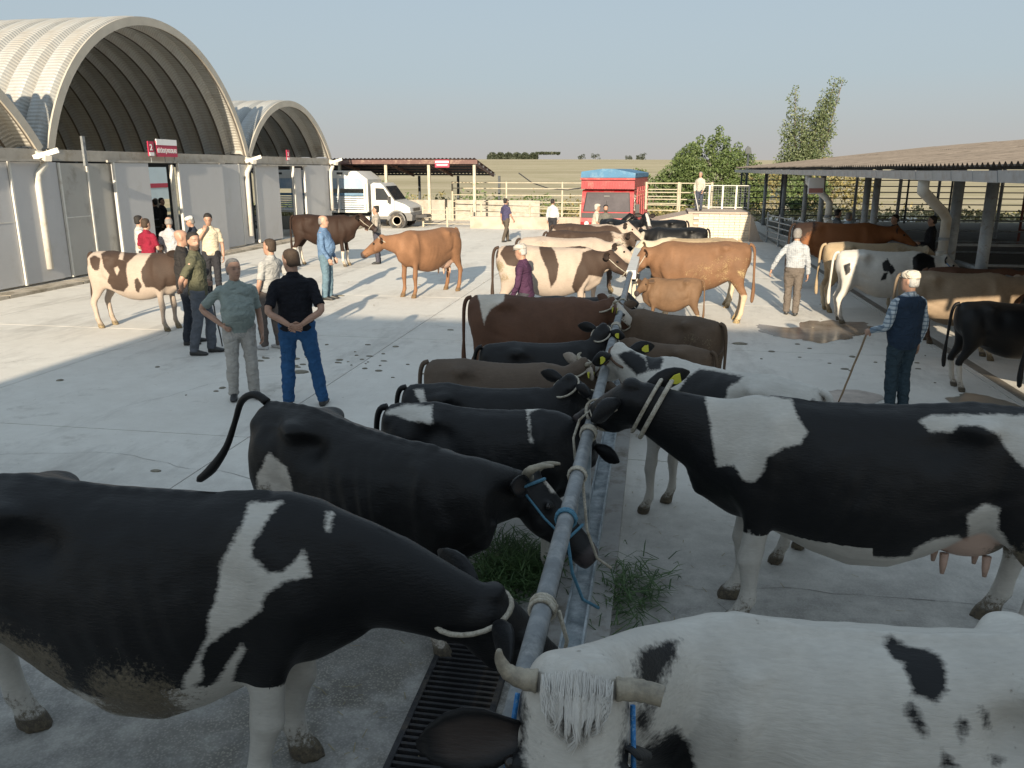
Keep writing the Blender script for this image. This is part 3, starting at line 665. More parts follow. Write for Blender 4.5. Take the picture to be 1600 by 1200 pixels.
# ================================================================== LOADING RAMP
rp = empty('loading_ramp', (1.8, 33.6, 0), 0, 'whitewashed block loading ramp with a concrete slope beside the barn end', 'ramp')
MB().prism([(-2.6, .0), (1.85, .0), (1.85, 1.02), (-.45, 1.02), (-2.6, .55)], 'y', .13, 3.6).build('core', M_PLAINC, rp)
MB().prism([(-2.6, .0), (-.30, .0), (-.33, 1.045), (-.47, 1.045), (-2.6, .57)], 'y', .04, .125).build('render_coat', M_PLAINC, rp)
bk = MB().box((0, 0, 0), (.385, .12, .092)).mesh('block', M_BRICKW)
for r in range(10):
    xo = -.1 if r % 2 else -.295
    x = xo
    while x < 1.84:
        o = link_mesh('block', bk, None, rp, (x + .2 + rnd.uniform(-.004, .004), .065 + rnd.uniform(-.006, .006), .055 + r * .103))
        x += .398
MB().prism([(1.87, 0), (2.45, 0), (2.3, .1), (1.92, 1.03), (1.87, 1.05)], 'y', -.25, .1).build('buttress', M_PLAINC, rp)
MB().box((.70, 1.9, 1.075), (2.4, 3.4, .06)).build('deck', M_PLAINC, rp)
f = empty('ramp_railing', (2.6, 36.8, 1.1), 0, 'white posted railing with wire mesh on top of the loading ramp', 'railing')
for k, x in enumerate((-.9, -.35, .2, .75, 1.25)):
    MB().box((x, -.12 * k, .5), (.07, .05, 1.0)).build('post', M_WHITE, f)
for z in (.08, .98): MB().tube([(-.9, 0, z), (1.25, -.5, z)], .02, 6).build('rail', M_WHITE, f)
mb = MB()
for k in range(22):
    t = k / 21; mb.tube([(-.9 + 2.15 * t, -.5 * t, .08), (-.9 + 2.15 * t, -.5 * t, .98)], .006, 4)
for k in range(9): mb.tube([(-.9, 0, .1 + k * .1), (1.25, -.5, .1 + k * .1)], .006, 4)
mb.build('wire_mesh', M_GALV, f)
fence('pale rail fence behind the standing man on the loading ramp', [(-.45, 38), (2.4, 37.6)], (.2, .45, .75, 1.15), 1.2, M_RAILLT, .06, .025, z0=1.0, every=1.5)

# ================================================================== BARN ON THE RIGHT
barn = empty('livestock_barn', (4.12, 8, 0), 0, 'long open livestock barn with corrugated roof and grey gutter', 'barn')
EX, EZ, RXW, SL = 3.9, 2.74, 9.2, .104
vs, fs = corr_sheet(1.10, RXW / 2 + .15, .032, .177, 6)
sm = MB(); sm.add([(y, x, z) for x, y, z in vs], [f[::-1] for f in fs]); sh_me = sm.mesh('roof_sheet', M_BARNROOF)
ang = math.atan(SL)
for i in range(37):
    for half in (0, 1):
        o = link_mesh('roof_sheet', sh_me, None, barn, (-.06 + half * RXW / 2, i * 1.062 - 2, EZ + .07 + (SL * half * RXW / 2) + half * .015 + rnd.uniform(-.008, .012)), (0, -ang + rnd.uniform(-.003, .003), rnd.uniform(-.002, .002)))
# the far slope, one sheet each
for i in range(0, 37):
    link_mesh('roof_sheet', sh_me, None, barn, (RXW + RXW * .98, i * 1.062 - 2 + 1.1, EZ + .05), (0, -ang, math.pi))
    link_mesh('roof_sheet', sh_me, None, barn, (RXW + RXW * .49, i * 1.062 - 2 + 1.1, EZ + .06 + SL * RXW * .48), (0, -ang, math.pi))
gut = MB(); gut.prism([(-.12, .0), (.02, 0), (.02, .012), (-.108, .012), (-.128, .14), (-.14, .14)], 'y', 0, .78)
g_me = gut.mesh('gutter', M_GUTTER)
for i in range(49):
    link_mesh('gutter', g_me, None, barn, (-.02 + rnd.uniform(-.003, .003), i * .795 - 2, 2.595 + .004 * math.sin(i * .5) + rnd.uniform(-.003, .003)))
MB().box((.09, 17.4, 2.66), (.06, 39, .14)).build('eave_beam', M_PIPEBLUE, barn)
for k in range(8):
    MB().box((.6 + k * 1.1, 17.4, EZ - .02 + SL * (.6 + k * 1.1)), (.07, 39, .07)).build('purlin', M_DARKSTEEL, barn)
PY = [7.6, 14.75, 16.3, 22.0, 22.95, 28.9, 32.0, 37.2, 43.5]
for y in PY:
    MB().tube([(1.28, y - 8, 0), (1.28, y - 8, 2.82)], .095 if y < 18 else .085, 12).build('post', M_PIPEBLUE, barn, smooth=True)
for y in (10, 16.3, 22.9, 29.5, 36, 43.5):
    for x in (5.6, 9.4, 13.6, 17.6):
        MB().tube([(x, y - 8, 0), (x, y - 8, EZ + SL * min(x, 18.4 - x))], .07, 8).build('inner_post', M_PIPEBLUE, barn)
    MB().bar((0.1, y - 8, EZ - .06), (RXW, y - 8, EZ - .06 + SL * RXW), .06, .12).build('rafter', M_DARKSTEEL, barn)
# down pipes
def downpipe(y, z1, dx=.75, dy=-.65, zb=.9):
    MB().tube([(-.03, y - 8, 2.6), (-.03, y - 8, 2.42), (dx * .8, y - 8 + dy*.8, 2.02), (dx, y - 8 + dy, 1.88), (dx, y - 8 + dy, zb)], .085, 12).build('down_pipe', M_PVC, barn, smooth=True)
    for z in (1.5, 1.0): MB().tube([(dx, y - 8 + dy, z), (dx, y - 8 + dy, z + .05)], .098, 12).build('pipe_clip', M_GALV, barn)
    MB().tube([(dx - .02, y - 8 + dy - .02, zb), (dx, y - 8 + dy, zb - .10), (dx + .02, y - 8 + dy - .12, zb - .16)], .10, 10).build('pipe_elbow', M_PVC, barn)
downpipe(13.9, 0, 1.08, 2.2, 1.3); downpipe(24.0, 0, .5, -.4, 1.5)
s = empty('barn_sign', (4.2, 23.4, 2.2), R(12), 'small white board with a faded red lower half under the barn gutter', 'sign')
MB().box((0, 0, .12), (.42, .03, .42)).build('board', M_SIGNWHITE, s)
MB().box((0, -.013, .0), (.38, .03, .12)).build('red_strip', pm('faded_red', (.45, .2, .18), .5), s)
MB().tube([(0, .02, .3), (0, .02, .5)], .012, 6).build('hanger', M_GALV, s)
# barn floor
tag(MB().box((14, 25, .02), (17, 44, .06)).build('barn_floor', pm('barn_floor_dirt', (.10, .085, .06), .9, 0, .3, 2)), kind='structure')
# pens in the barn
fence('grey pen rail across the barn bay next to the nearest posts', [(5.75, 13.6), (12, 13.6)], (.45, .75, 1.05), 1.1, M_PIPEBLUE, .04, .03, every=1.6)
fence('grey pen rail further inside the barn behind the dark figures', [(5.75, 17.6), (14, 17.6)], (.5, .9, 1.3), 1.35, M_PIPEBLUE, .045, .03, every=2.4)
fence('grey pen rail dividing the middle of the barn', [(5.75, 26), (14, 26)], (.4, .7, 1.0, 1.3), 1.35, M_PIPEBLUE, .045, .03, every=2.4)
fence('grey slanting pen gate row at the far end of the barn', [(4.3, 33.2), (4.9, 28.0), (5.3, 24.2)], (.25, .45, .65, .85, 1.05), 1.15, M_PIPEBLUE, .04, .024, every=1.8)
fence('tall dark horizontal rail fence closing the far end of the barn', [(4.4, 45.6), (21, 45.6)], (.4, .7, 1.0, 1.3, 1.6, 1.9, 2.2), 2.6, M_DARKSTEEL, .05, .03, every=2.2)
fence('tall dark rail fence along the back side of the barn', [(21.4, 12), (21.4, 45.4)], (.4, .75, 1.1, 1.45, 1.8), 2.1, M_DARKSTEEL, .05, .03, every=2.2)
fence('reddish rail fence half way inside the barn', [(13.2, 33), (21, 28)], (.6, 1.0, 1.4, 1.8), 2.0, pm('red_oxide_paint', (.20, .06, .04), .6), .05, .03, every=1.8)

# ================================================================== TIE RAILS
rail = empty('tie_rail', (-.36, 1.2, 0), 0, 'long galvanised pipe tie rail on posts dividing the two cow rows', 'rail')
segs = [(0.2, 5.85), (5.9, 12.1)]
for a, b in segs: MB().tube([(0, a, 1.12), (0, b, 1.12)], .040, 16).build('top_pipe', M_GALV, rail, smooth=True)
MB().bar((0.02, 12.1, 1.10), (.06, 17.8, 1.13), .15, .14).build('top_beam', M_WHITE, rail)  # far stretch of the rail whitened in colour for the sun on it
MB().tube([(0.06, 17.85, 1.13), (.1, 30.0, 1.16)], .05, 12).build('top_pipe', M_RAILLT, rail, smooth=True)  # pale tone carries the painted sunlight on along the pipe
ch = MB().prism([(-.062, 0), (.062, 0), (.062, .07), (.050, .07), (.050, .014), (-.050, .014), (-.050, .07), (-.062, .07)], 'y', .2, 12.0)
ch.build('lower_channel', M_CHAN, rail, loc=(.03, 0, .32))
MB().box((.06, 7, .30), (.035, 11.6, .035)).build('lower_bar', M_CHAN, rail)
for k, y in enumerate((.6, 3.55, 6.5, 9.3, 11.95, 15.5, 19.0, 22.5, 26, 29.8)):
    MB().box((.0, y, .55), (.07, .07, 1.10)).build('post', M_CHAN if k < 4 else M_RAILLT, rail)
for y in (5.88, 8.4, 12.08):
    MB().tube([(0, y - .10, 1.12), (0, y + .10, 1.12)], .047, 16).build('pipe_sleeve', M_GALV, rail, smooth=True)
# concrete kerb below the rail
tag(MB().box((-.34, 7.4, .03), (.36, 12.4, .09)).build('rail_kerb', pm('kerb_pale', (.42, .41, .39), .85, 0, .2, 3, (.2, .18, .15), .3, 3, .3, 40)), kind='structure')
def rope_coil(name, y, mat, label, turns=3, x=-.36, z=1.12, r=.049, tail=None):
    pts = []
    for i in range(turns * 14 + 1):
        a = 2 * math.pi * i / 14
        pts.append((x + r * math.cos(a), y + (i / 14 - turns / 2) * .022, z + r * math.sin(a)))
    mb = MB(); mb.tube(pts, .0085, 6)
    if tail:
        mb.tube(tail, .0085, 6)
    o = mb.build(name, mat, smooth=True)
    return tag(o, label, 'rope', 'ropes tied round the galvanised rail')
rope_coil('tied_rope', 3.62, M_ROPET, 'teal rope ring round the rail above the horned black cow', 2, tail=[(-.36, 3.64, 1.05), (-.33, 3.68, .8), (-.28, 3.75, .62), (-.20, 3.80, .55)])
rope_coil('tied_rope', 2.78, M_ROPEW, 'pale rope coil round the nearest stretch of the rail', 3, tail=[(-.30, 2.8, 1.1), (-.27, 2.84, .95), (-.30, 2.95, .78), (-.36, 3.0, .66)])
rope_coil('tied_rope', 4.95, M_ROPEW, 'knotted pale rope on the rail by the harnessed black head', 4, tail=[(-.33, 4.98, 1.18), (-.36, 5.02, 1.25), (-.42, 4.97, 1.2), (-.45, 4.9, 1.1), (-.43, 4.85, .95)])
rope_coil('tied_rope', 4.2, M_ROPEW, 'frayed pale rope hanging from the rail to the channel', 2, tail=[(-.33, 4.2, 1.1), (-.30, 4.2, .8), (-.24, 4.22, .62), (-.16, 4.25, .55)])
rope_coil('tied_rope', 6.8, M_ROPEW, 'pale rope bundle on the rail beside the yellow tagged ears', 5)
rope_coil('tied_rope', 8.6, M_ROPEW, 'pale rope wound on the rail near the brown cow head', 5)
rope_coil('tied_rope', 10.3, M_ROPEW, 'pale rope wound on the sunlit rail near the calf', 4)
# rail along the barn
rail2 = empty('barn_tie_rail', (5.4, 7.7, 0), 0, 'grey pipe tie rail along the barn posts for the right hand cows', 'rail')
for a, b in ((0, 7.0), (7.1, 8.5), (8.7, 14.2)):
    MB().tube([(0.1, a, 1.1), (0.1, b, 1.1)], .045, 12).build('top_pipe', M_GALV, rail2, smooth=True)
    MB().tube([(0.1, a, .55), (0.1, b, .55)], .03, 8).build('lower_pipe', M_PIPEBLUE, rail2, smooth=True)
# drain grate
gr = empty('drain_grate', (-.93, 3.3, .0), 0, 'black iron drain grate beside the rail under the cow heads', 'grate')
for x in (-.205, .205): MB().box((x, -.05, .012), (.03, 2.5, .035)).build('frame_bar', M_GRATE, gr)
bar_me = MB().box((0, 0, .01), (.385, .018, .028)).mesh('bar', M_GRATE)
for k in range(55): link_mesh('bar', bar_me, None, gr, (0, -1.27 + k * .046, .002))
MB().box((0, -.05, -.0), (.39, 2.48, .008)).build('pit', pm('pit_dark', (.02, .02, .02), .9), gr)

# hairline cracks and bits of straw on the concrete
mb = MB()
q = random.Random(8)
for (x, y, a, n_) in ((.35, 5.1, .25, 14), (-3.2, 6.3, 2.6, 22), (-6.2, 8.2, 1.2, 20), (2.0, 8.4, .4, 18), (-4.5, 13.8, .1, 26), (-9.5, 10.0, 1.0, 22), (1.6, 3.6, 1.9, 12)):
    pts = []
    for k in range(n_):
        pts.append((x, y)); a += q.uniform(-.35, .35); x += .16 * math.cos(a); y += .16 * math.sin(a)
    for k in range(n_ - 1):
        d_ = Vector((pts[k+1][0] - pts[k][0], pts[k+1][1] - pts[k][1], 0)).normalized(); s_ = Vector((-d_.y, d_.x, 0)) * q.uniform(.0008, .0026)
        p0 = Vector((*pts[k], .0035)); p1 = Vector((*pts[k+1], .0035))
        mb.add([p0 - s_, p0 + s_, p1 + s_, p1 - s_], [(3, 2, 1, 0)])
tag(mb.build('cracks', pm('crack_dark', (.10, .09, .08), .9)), kind='structure')
mb = MB()
for i in range(900):
    if i < 650: x, y = q.gauss(-.45, .75), q.uniform(1.5, 13)
    else: x, y = q.uniform(-8, 4.5), q.uniform(3, 17)
    a = q.uniform(0, 6.28); L_ = q.uniform(.02, .07); w_ = .002
    dx, dy = math.cos(a) * L_, math.sin(a) * L_
    mb.add([(x - dy*w_/L_, y + dx*w_/L_, .006), (x + dy*w_/L_, y - dx*w_/L_, .006), (x + dx + dy*w_/L_, y + dy - dx*w_/L_, .010), (x + dx - dy*w_/L_, y + dy + dx*w_/L_, .010)], [(0, 1, 2, 3)])
tag(mb.build('straw_bits', pm('straw', (.30, .25, .13), .8, 0, .4, 30)), kind='stuff')

# ================================================================== VEGETATION
def leaf_mesh(name, pts, size, mat, seed=1, flat=False):
    r = np.random.default_rng(seed)
    n = len(pts); pts = np.array(pts)
    a = r.normal(size=(n, 3)); a /= np.linalg.norm(a, axis=1)[:, None]
    b = np.cross(a, r.normal(size=(n, 3))); b /= np.linalg.norm(b, axis=1)[:, None]
    s = (size * r.uniform(.6, 1.3, n))[:, None]
    v = np.empty((n, 4, 3))
    v[:, 0] = pts - a * s * .5; v[:, 1] = pts + b * s * .28; v[:, 2] = pts + a * s * .5; v[:, 3] = pts - b * s * .28
    me = bpy.data.meshes.new(name)
    me.from_pydata(v.reshape(-1, 3).tolist(), [], [(4*i, 4*i+1, 4*i+2, 4*i+3) for i in range(n)])
    me.materials.append(mat)
    return me
def crown_points(clumps, n, seed):
    r = np.random.default_rng(seed); out = []
    tot = sum(c[3] ** 2 for c in clumps)
    for (x, y, z, rad) in clumps:
        k = int(n * rad ** 2 / tot)
        d = r.normal(size=(k, 3)); d /= np.linalg.norm(d, axis=1)[:, None]
        q = d * (rad * r.uniform(.45, 1.08, k) ** .6)[:, None]; q[:, 2] *= .9
        out.append(q + np.array([x, y, z]))
    return np.concatenate(out)
def tree(name, label, loc, clumps, n, size, mat, limbs, seed, group=None):
    t = empty(name, loc, 0, label, 'tree', group)
    link_mesh('crown', leaf_mesh('crown', crown_points(clumps, n, seed), size, mat, seed), None, t)
    mb = MB()
    for pts, r0, r1 in limbs:
        k = len(pts); mb.tube(pts, [r0 + (r1 - r0) * i / (k-1) for i in range(k)], 7)
    mb.build('trunk', M_BARK, t, smooth=True)
    return t
r_ = random.Random(5)
cl = []
for i in range(85):
    a = r_.uniform(0, 2*math.pi); rr = r_.uniform(0, 1) ** .5
    x = rr * 3.5 * math.cos(a); y = rr * 2.6 * math.sin(a)
    top = 4.3 * (1 - (abs(x + .1) / 4.4) ** 2.2) + .3
    cl.append((x, y, r_.uniform(.6, max(.8, top)), r_.uniform(.42, .85)))
for x, z in ((-2.3, 4.0), (-1.5, 4.5), (-.2, 5.0), (.3, 5.55), (.9, 4.9), (1.6, 4.5), (2.4, 3.9), (-.9, 5.0), (3.0, 3.2), (-3.1, 3.0)):
    for j in range(3): cl.append((x + r_.uniform(-.15, .15), r_.uniform(-1, .5), z - j * .42, .34 - .02 * j))
limbs = [([(0, 0, 0), (dx * .3, 0, 1.2), (dx * .7, dy, 2.6), (dx, dy, h_)], .13, .03) for dx, dy, h_ in ((-2.2, .3, 3.8), (-1.2, -.4, 4.3), (0, .2, 4.9), (1.2, -.3, 4.3), (2.2, .3, 3.7))]
tree('shrub_tree', 'wide bushy green tree rising behind the loading ramp fence', (3.75, 60, -.25), cl, 30000, .18, M_LEAF1, limbs, 3)
cl = []
def stem_clumps(x0, x1, z0, z1, r0, r1, n):
    for i in range(n):
        t = i / (n-1); rr = r0 + (r1 - r0) * t
        cl.append((x0 + (x1-x0) * t + r_.uniform(-.5, .5) * rr, r_.uniform(-.7, .7) * rr, z0 + (z1 - z0) * t + r_.uniform(-.2, .2), rr * r_.uniform(.65, 1.25)))
stem_clumps(-1.3, -.9, 1.2, 8.9, 1.1, .35, 26); stem_clumps(-.2, 2.0, 1.0, 9.3, 1.5, .38, 36)
stem_clumps(.9, 1.3, 1.5, 6.8, 1.3, .8, 18); stem_clumps(0.1, -.2, 1.5, 7.0, 1.6, .55, 20); stem_clumps(1.2, 2.6, 6.2, 9.4, .6, .35, 12)
stem_clumps(2.0, 2.9, 1.0, 2.8, 1.0, .5, 6)
limbs = [([(.4, 0, 0), (.2 + x * .3, 0, 2), (x * .7, .1, 5), (x, 0, z)], .14, .02) for x, z in ((-.95, 8.8), (-.2, 7), (1.2, 6.9), (2.0, 9.2), (2.6, 9.3))]
tree('poplar_tree', 'tall loose poplar tree standing beyond the barn roof', (11.6, 72, .2), cl, 20000, .19, M_LEAF2, limbs, 9)
# smaller trees and shrubs around
def shrub(name, label, loc, w, h_, n, size, mat, seed, group=None):
    q = random.Random(seed)
    c = [(q.uniform(-w, w), q.uniform(-w*.6, w*.6), q.uniform(.1, 1) * h_ * (1 - .35 * abs(q.uniform(-1, 1))), q.uniform(.2, .4) * h_) for _ in range(10)]
    return tree(name, label, loc, c, n, size, mat, [([(0, 0, 0), (.05, 0, h_ * .7)], .06 * h_ / 2, .02)], seed, group)
shrub('small_tree', 'pale green tree behind the left end of the barn roof', (7.6, 64, .1), 1.0, 3.0, 1500, .24, M_LEAF3, 21)
shrub('small_tree', 'pale shrub tree seen through the far end of the barn', (11.5, 58, .1), 1.8, 3.0, 2500, .22, M_LEAF3, 22)
shrub('small_tree', 'green shrub seen between the rails at the far barn end', (9.0, 54, .1), 1.3, 2.2, 1800, .2, M_LEAF1, 23)
shrub('small_tree', 'dusty green bush left of the wide bushy tree behind the ramp', (-.2, 62, .1), 1.4, 2.6, 2200, .22, M_LEAF1, 24)
k = 0
for x, y, s_, lab in ((-57, 640, 1.4, 'tiny lone tree on the far field, leftmost on the ridge'), (-47, 650, 1.7, 'tiny lone tree on the far ridge, second from the left'), (-22, 650, 1.2, 'tiny lone tree on the far ridge above the truck tarp'), (-15, 655, 1.1, 'tiny lone tree on the far ridge right of the truck tarp'), (-9, 520, 1.2, 'small far tree standing lower than the ridge above the truck')):
    shrub('distant_tree', lab, (x, y, terrain_h(x, y)), 1.6 * s_, 3.0 * s_, 400, .7, M_LEAF4, 30 + k, 'lone trees on the far ridge'); k += 1
pts = []
q = np.random.default_rng(4)
for i in range(9000):
    x = q.uniform(-182, -128); pts.append((x, 900 + q.uniform(-6, 10), 9.5 * q.uniform(0, 1) ** .7 * (.85 + .15 * math.sin(x * .7)) + terrain_h(x, 900)))
for i in range(1500):
    x = q.uniform(-130, -104); pts.append((x, 905 + q.uniform(-4, 4), 8.3 + 1.6 * q.uniform(0, 1) + terrain_h(x, 900)))
fw = link_mesh('far_wood', leaf_mesh('far_wood', pts, 2.6, M_LEAF4, 8)); tag(fw, kind='stuff')
# weeds and scrub behind the fences
pts = []
q = np.random.default_rng(14)
for i in range(9000):
    x = q.uniform(-24, 24); y = q.uniform(46.5, 56)
    hh = .25 + .55 * max(0, mnoise.noise(Vector((x * .35, y * .35, 3)))) * 2
    pts.append((x, y, q.uniform(0, 1) * hh))
for i in range(9000):
    x = q.uniform(-26, 6); y = q.uniform(46.5, 52)
    hh = 1.1 * max(0, mnoise.noise(Vector((x * .5, y * .3, 9)))) * 2
    pts.append((x, y, q.uniform(0, 1) * hh))
tag(link_mesh('weeds', leaf_mesh('weeds', pts, .22, M_LEAF3, 15)), kind='stuff')
pts = []
for i in range(7000):
    x = q.uniform(-30, 6); y = q.uniform(53, 66)
    hh = 1.5 * max(0, mnoise.noise(Vector((x * .28, y * .25, 19)))) * 2
    pts.append((x, y, q.uniform(0, 1) * hh))
tag(link_mesh('scrub', leaf_mesh('scrub', pts, .28, M_LEAF1, 17)), kind='stuff')
lp = empty('lamp_post', (4.75, 46.5, 0), 0, 'short dark lamp post above the far end of the barn roof', 'lamp')
MB().tube([(0, 0, 0), (0, 0, 3.6)], .06, 8).build('pole', M_DARKSTEEL, lp)
MB().prism([(-.16, 3.55), (.16, 3.55), (.10, 3.85), (-.05, 3.95), (-.16, 3.8)], 'y', -.12, .12).build('lamp_head', M_DARKSTEEL, lp)
# cut grass lying under the rail for the cows
vs, fs = [], []
q = np.random.default_rng(6)
for i in range(2150):
    if i < 1750: x, y, z = q.normal(-.86, .17), q.normal(5.12, .2), abs(q.normal(0, .055))
    elif i < 2000: x, y, z = q.normal(-.12, .10), q.normal(4.85, .26), abs(q.normal(0, .03)) + .01
    else: x, y, z = q.normal(.02, .11), q.normal(4.95, .18), abs(q.normal(0, .07)) + .02
    L_ = q.uniform(.08, .24); a = q.uniform(0, 6.28); e = q.uniform(-.1, .8)
    d = np.array([math.cos(a) * math.cos(e), math.sin(a) * math.cos(e), math.sin(e)]); w_ = np.array([-d[1], d[0], 0]) * .0045
    p0 = np.array([x, y, z + .006]); p1 = p0 + d * L_ * .55; p2 = p0 + d * L_ * np.array([1, 1, .5])
    p2[2] = max(.004, p2[2])
    b = len(vs); vs += [p0 - w_, p0 + w_, p1 + w_, p1 - w_, p2]
    fs += [(b, b+1, b+2, b+3), (b+3, b+2, b+4)]
mb = MB(); mb.add(vs, fs); tag(mb.build('cut_grass', M_GRASS), kind='stuff')
# ================================================================== CATTLE
def remesh(mb, voxel, smooth=4, lam=.5, soft=None, nsoft=0):
    """one continuous surface from overlapping closed shapes; returns (verts Nx3, faces)"""
    me = mb.mesh('tmp')
    o = bpy.data.objects.new('tmp', me); COL.objects.link(o)
    md = o.modifiers.new('r', 'REMESH'); md.mode = 'VOXEL'; md.voxel_size = voxel; md.adaptivity = 0
    dg = bpy.context.evaluated_depsgraph_get()
    ev = o.evaluated_get(dg); m2 = ev.to_mesh()
    n = len(m2.vertices); co = np.empty(n * 3); m2.vertices.foreach_get('co', co); co = co.reshape(-1, 3)
    ne = len(m2.edges); ed = np.empty(ne * 2, dtype=np.int64); m2.edges.foreach_get('vertices', ed); ed = ed.reshape(-1, 2)
    fs = [tuple(p.vertices) for p in m2.polygons]
    ev.to_mesh_clear(); bpy.data.objects.remove(o); bpy.data.meshes.remove(me)
    cnt = np.bincount(ed.ravel(), minlength=n).astype(float)[:, None]; cnt[cnt == 0] = 1
    def lap(c):
        acc = np.zeros_like(c)
        for k in range(3):
            acc[:, k] = np.bincount(ed[:, 0], c[ed[:, 1], k], n) + np.bincount(ed[:, 1], c[ed[:, 0], k], n)
        return acc / cnt
    for i in range(smooth):
        co = co + (lap(co) - co) * lam
        co = co - (lap(co) - co) * (lam * .9)      # keeps volume
    if soft is not None:
        w = soft(co)[:, None]
        for i in range(nsoft): co = co + (lap(co) - co) * (.5 * w)
    return co, fs

def coat_mat(name, a, b, mud=(.13, .10, .06), rough=.66, sheen=.0, spec=.22):
    m, nt, N, L, P = NT(name)
    at = N.new('ShaderNodeAttribute'); at.attribute_name = 'pat'
    tn = N.new('ShaderNodeAttribute'); tn.attribute_name = 'tint'
    md = N.new('ShaderNodeAttribute'); md.attribute_name = 'mud'
    nf = noise_node(nt, 75, 4, .75); nm = noise_node(nt, 14, 4, .6); nl = noise_node(nt, 2.2, 5, .6)
    hair = noise_node(nt, 60, 3, .6, 'Object', (.35, 1, 1.6))
    e = math_node(nt, 'ADD', at.outputs['Fac'], math_node(nt, 'MULTIPLY', math_node(nt, 'SUBTRACT', nf.outputs['Fac'], .5), .014))
    e = math_node(nt, 'ADD', e, math_node(nt, 'MULTIPLY', math_node(nt, 'SUBTRACT', nm.outputs['Fac'], .5), .035))
    e = math_node(nt, 'ADD', e, math_node(nt, 'MULTIPLY', math_node(nt, 'SUBTRACT', hair.outputs['Fac'], .5), .028))
    fac = ramp(nt, e, -.010, .010)
    def vary(c, lo, hi):
        x = mixc(nt, ramp(nt, nl.outputs['Fac'], .3, .7), tuple(v * lo for v in c), tuple(min(1, v * hi) for v in c))
        return mixc(nt, ramp(nt, hair.outputs['Fac'], .3, .75, 0, .35), x, tuple(v * lo * .72 for v in c))
    c = mixc(nt, fac, vary(a, .80, 1.08), vary(b, .75, 1.2))
    c = mixc(nt, tn.outputs['Alpha'], c, tn.outputs['Color'])
    mv = noise_node(nt, 48, 6, .8); mv2 = noise_node(nt, 5, 6, .7)
    mth = math_node(nt, 'ADD', math_node(nt, 'MULTIPLY', mv.outputs['Fac'], .55), math_node(nt, 'MULTIPLY', mv2.outputs['Fac'], .45))
    mm = ramp(nt, math_node(nt, 'ADD', math_node(nt, 'MULTIPLY', math_node(nt, 'SUBTRACT', mth, .5), 1.7), math_node(nt, 'ADD', md.outputs['Fac'], .5)), 1.0, 1.16)
    mcol = mixc(nt, ramp(nt, mv.outputs['Fac'], .35, .65), tuple(v * .55 for v in mud), tuple(min(1, v * 1.5) for v in mud))
    c = mixc(nt, mm, c, mcol)
    L.new(c, P.inputs['Base Color'])
    P.inputs['Roughness'].default_value = rough
    P.inputs['Specular IOR Level'].default_value = spec
    P.inputs['Sheen Weight'].default_value = sheen
    P.inputs['Sheen Roughness'].default_value = .4
    hgt = math_node(nt, 'ADD', math_node(nt, 'MULTIPLY', hair.outputs['Fac'], .5), math_node(nt, 'MULTIPLY', mm, math_node(nt, 'ADD', mv.outputs['Fac'], .3)))
    bump(nt, P, hgt, .45, .012)
    return m
C_HOLST = coat_mat('holstein_coat', (.56, .535, .485), (.0042, .0046, .0058), (.115, .095, .065), rough=.5, spec=.32, sheen=.03)
C_HOLSTB = coat_mat('brown_black_holstein_coat', (.42, .345, .285), (.055, .036, .027), (.22, .17, .10))
C_BROWN = coat_mat('dark_brown_coat', (.62, .56, .48), (.115, .058, .036), (.13, .10, .065))
C_DARKBR = coat_mat('very_dark_brown_coat', (.58, .52, .45), (.030, .016, .011), (.14, .11, .07))
C_BLACK = coat_mat('black_coat', (.60, .55, .48), (.0048, .0047, .0052), (.12, .10, .07), rough=.5, spec=.32, sheen=.03)
C_GREYB = coat_mat('grey_brown_coat', (.35, .30, .25), (.115, .085, .063), (.12, .09, .05))
C_DKBR = coat_mat('smoky_brown_coat', (.22, .16, .11), (.115, .078, .052), (.20, .16, .10))
C_ORANGE = coat_mat('orange_coat', (.54, .42, .30), (.235, .122, .066), (.16, .10, .05))
C_CALF = coat_mat('calf_brown_coat', (.40, .32, .22), (.165, .098, .056), (.16, .11, .06))
C_TAN = coat_mat('ginger_coat', (.54, .42, .30), (.19, .102, .056), (.36, .27, .14))
C_FAWN = coat_mat('fawn_coat', (.52, .42, .30), (.27, .20, .135), (.16, .12, .07))
C_CREAM = coat_mat('cream_coat', (.50, .43, .32), (.36, .275, .175), (.3, .22, .12))
C_RUST = coat_mat('rusty_bull_coat', (.22, .085, .032), (.03, .017, .012), (.14, .1, .06))

def ell(c, t, up, hw, hh, n=18, pw=1.0, flat=0.0):
    """ring of points around c, perpendicular to t"""
    t = Vector(t).normalized(); s = t.cross(Vector(up)).normalized(); u = s.cross(t).normalized()
    out = []
    for k in range(n):
        a = 2 * math.pi * k / n
        ca, sa = math.cos(a), math.sin(a)
        if pw != 1:
            ca = math.copysign(abs(ca) ** pw, ca); sa = math.copysign(abs(sa) ** pw, sa)
        out.append(Vector(c) + s * (ca * hw) + u * (sa * hh))
    return out

TRUNK = [  # x, top, bottom, half width, roof(=how narrow the top is)
    (-.875, 1.27, 1.06, .07, .5), (-.84, 1.36, .95, .150, .45), (-.74, 1.385, .86, .205, .40), (-.58, 1.395, .76, .245, .42),
    (-.42, 1.41, .69, .280, .25), (-.28, 1.39, .62, .285, .40), (-.10, 1.375, .575, .312, .46), (.08, 1.37, .565, .325, .5), (.26, 1.375, .585, .305, .55),
    (.42, 1.395, .63, .262, .62), (.56, 1.405, .68, .225, .66), (.68, 1.37, .74, .200, .6), (.78, 1.29, .82, .160, .5), (.85, 1.18, .92, .10, .4)]

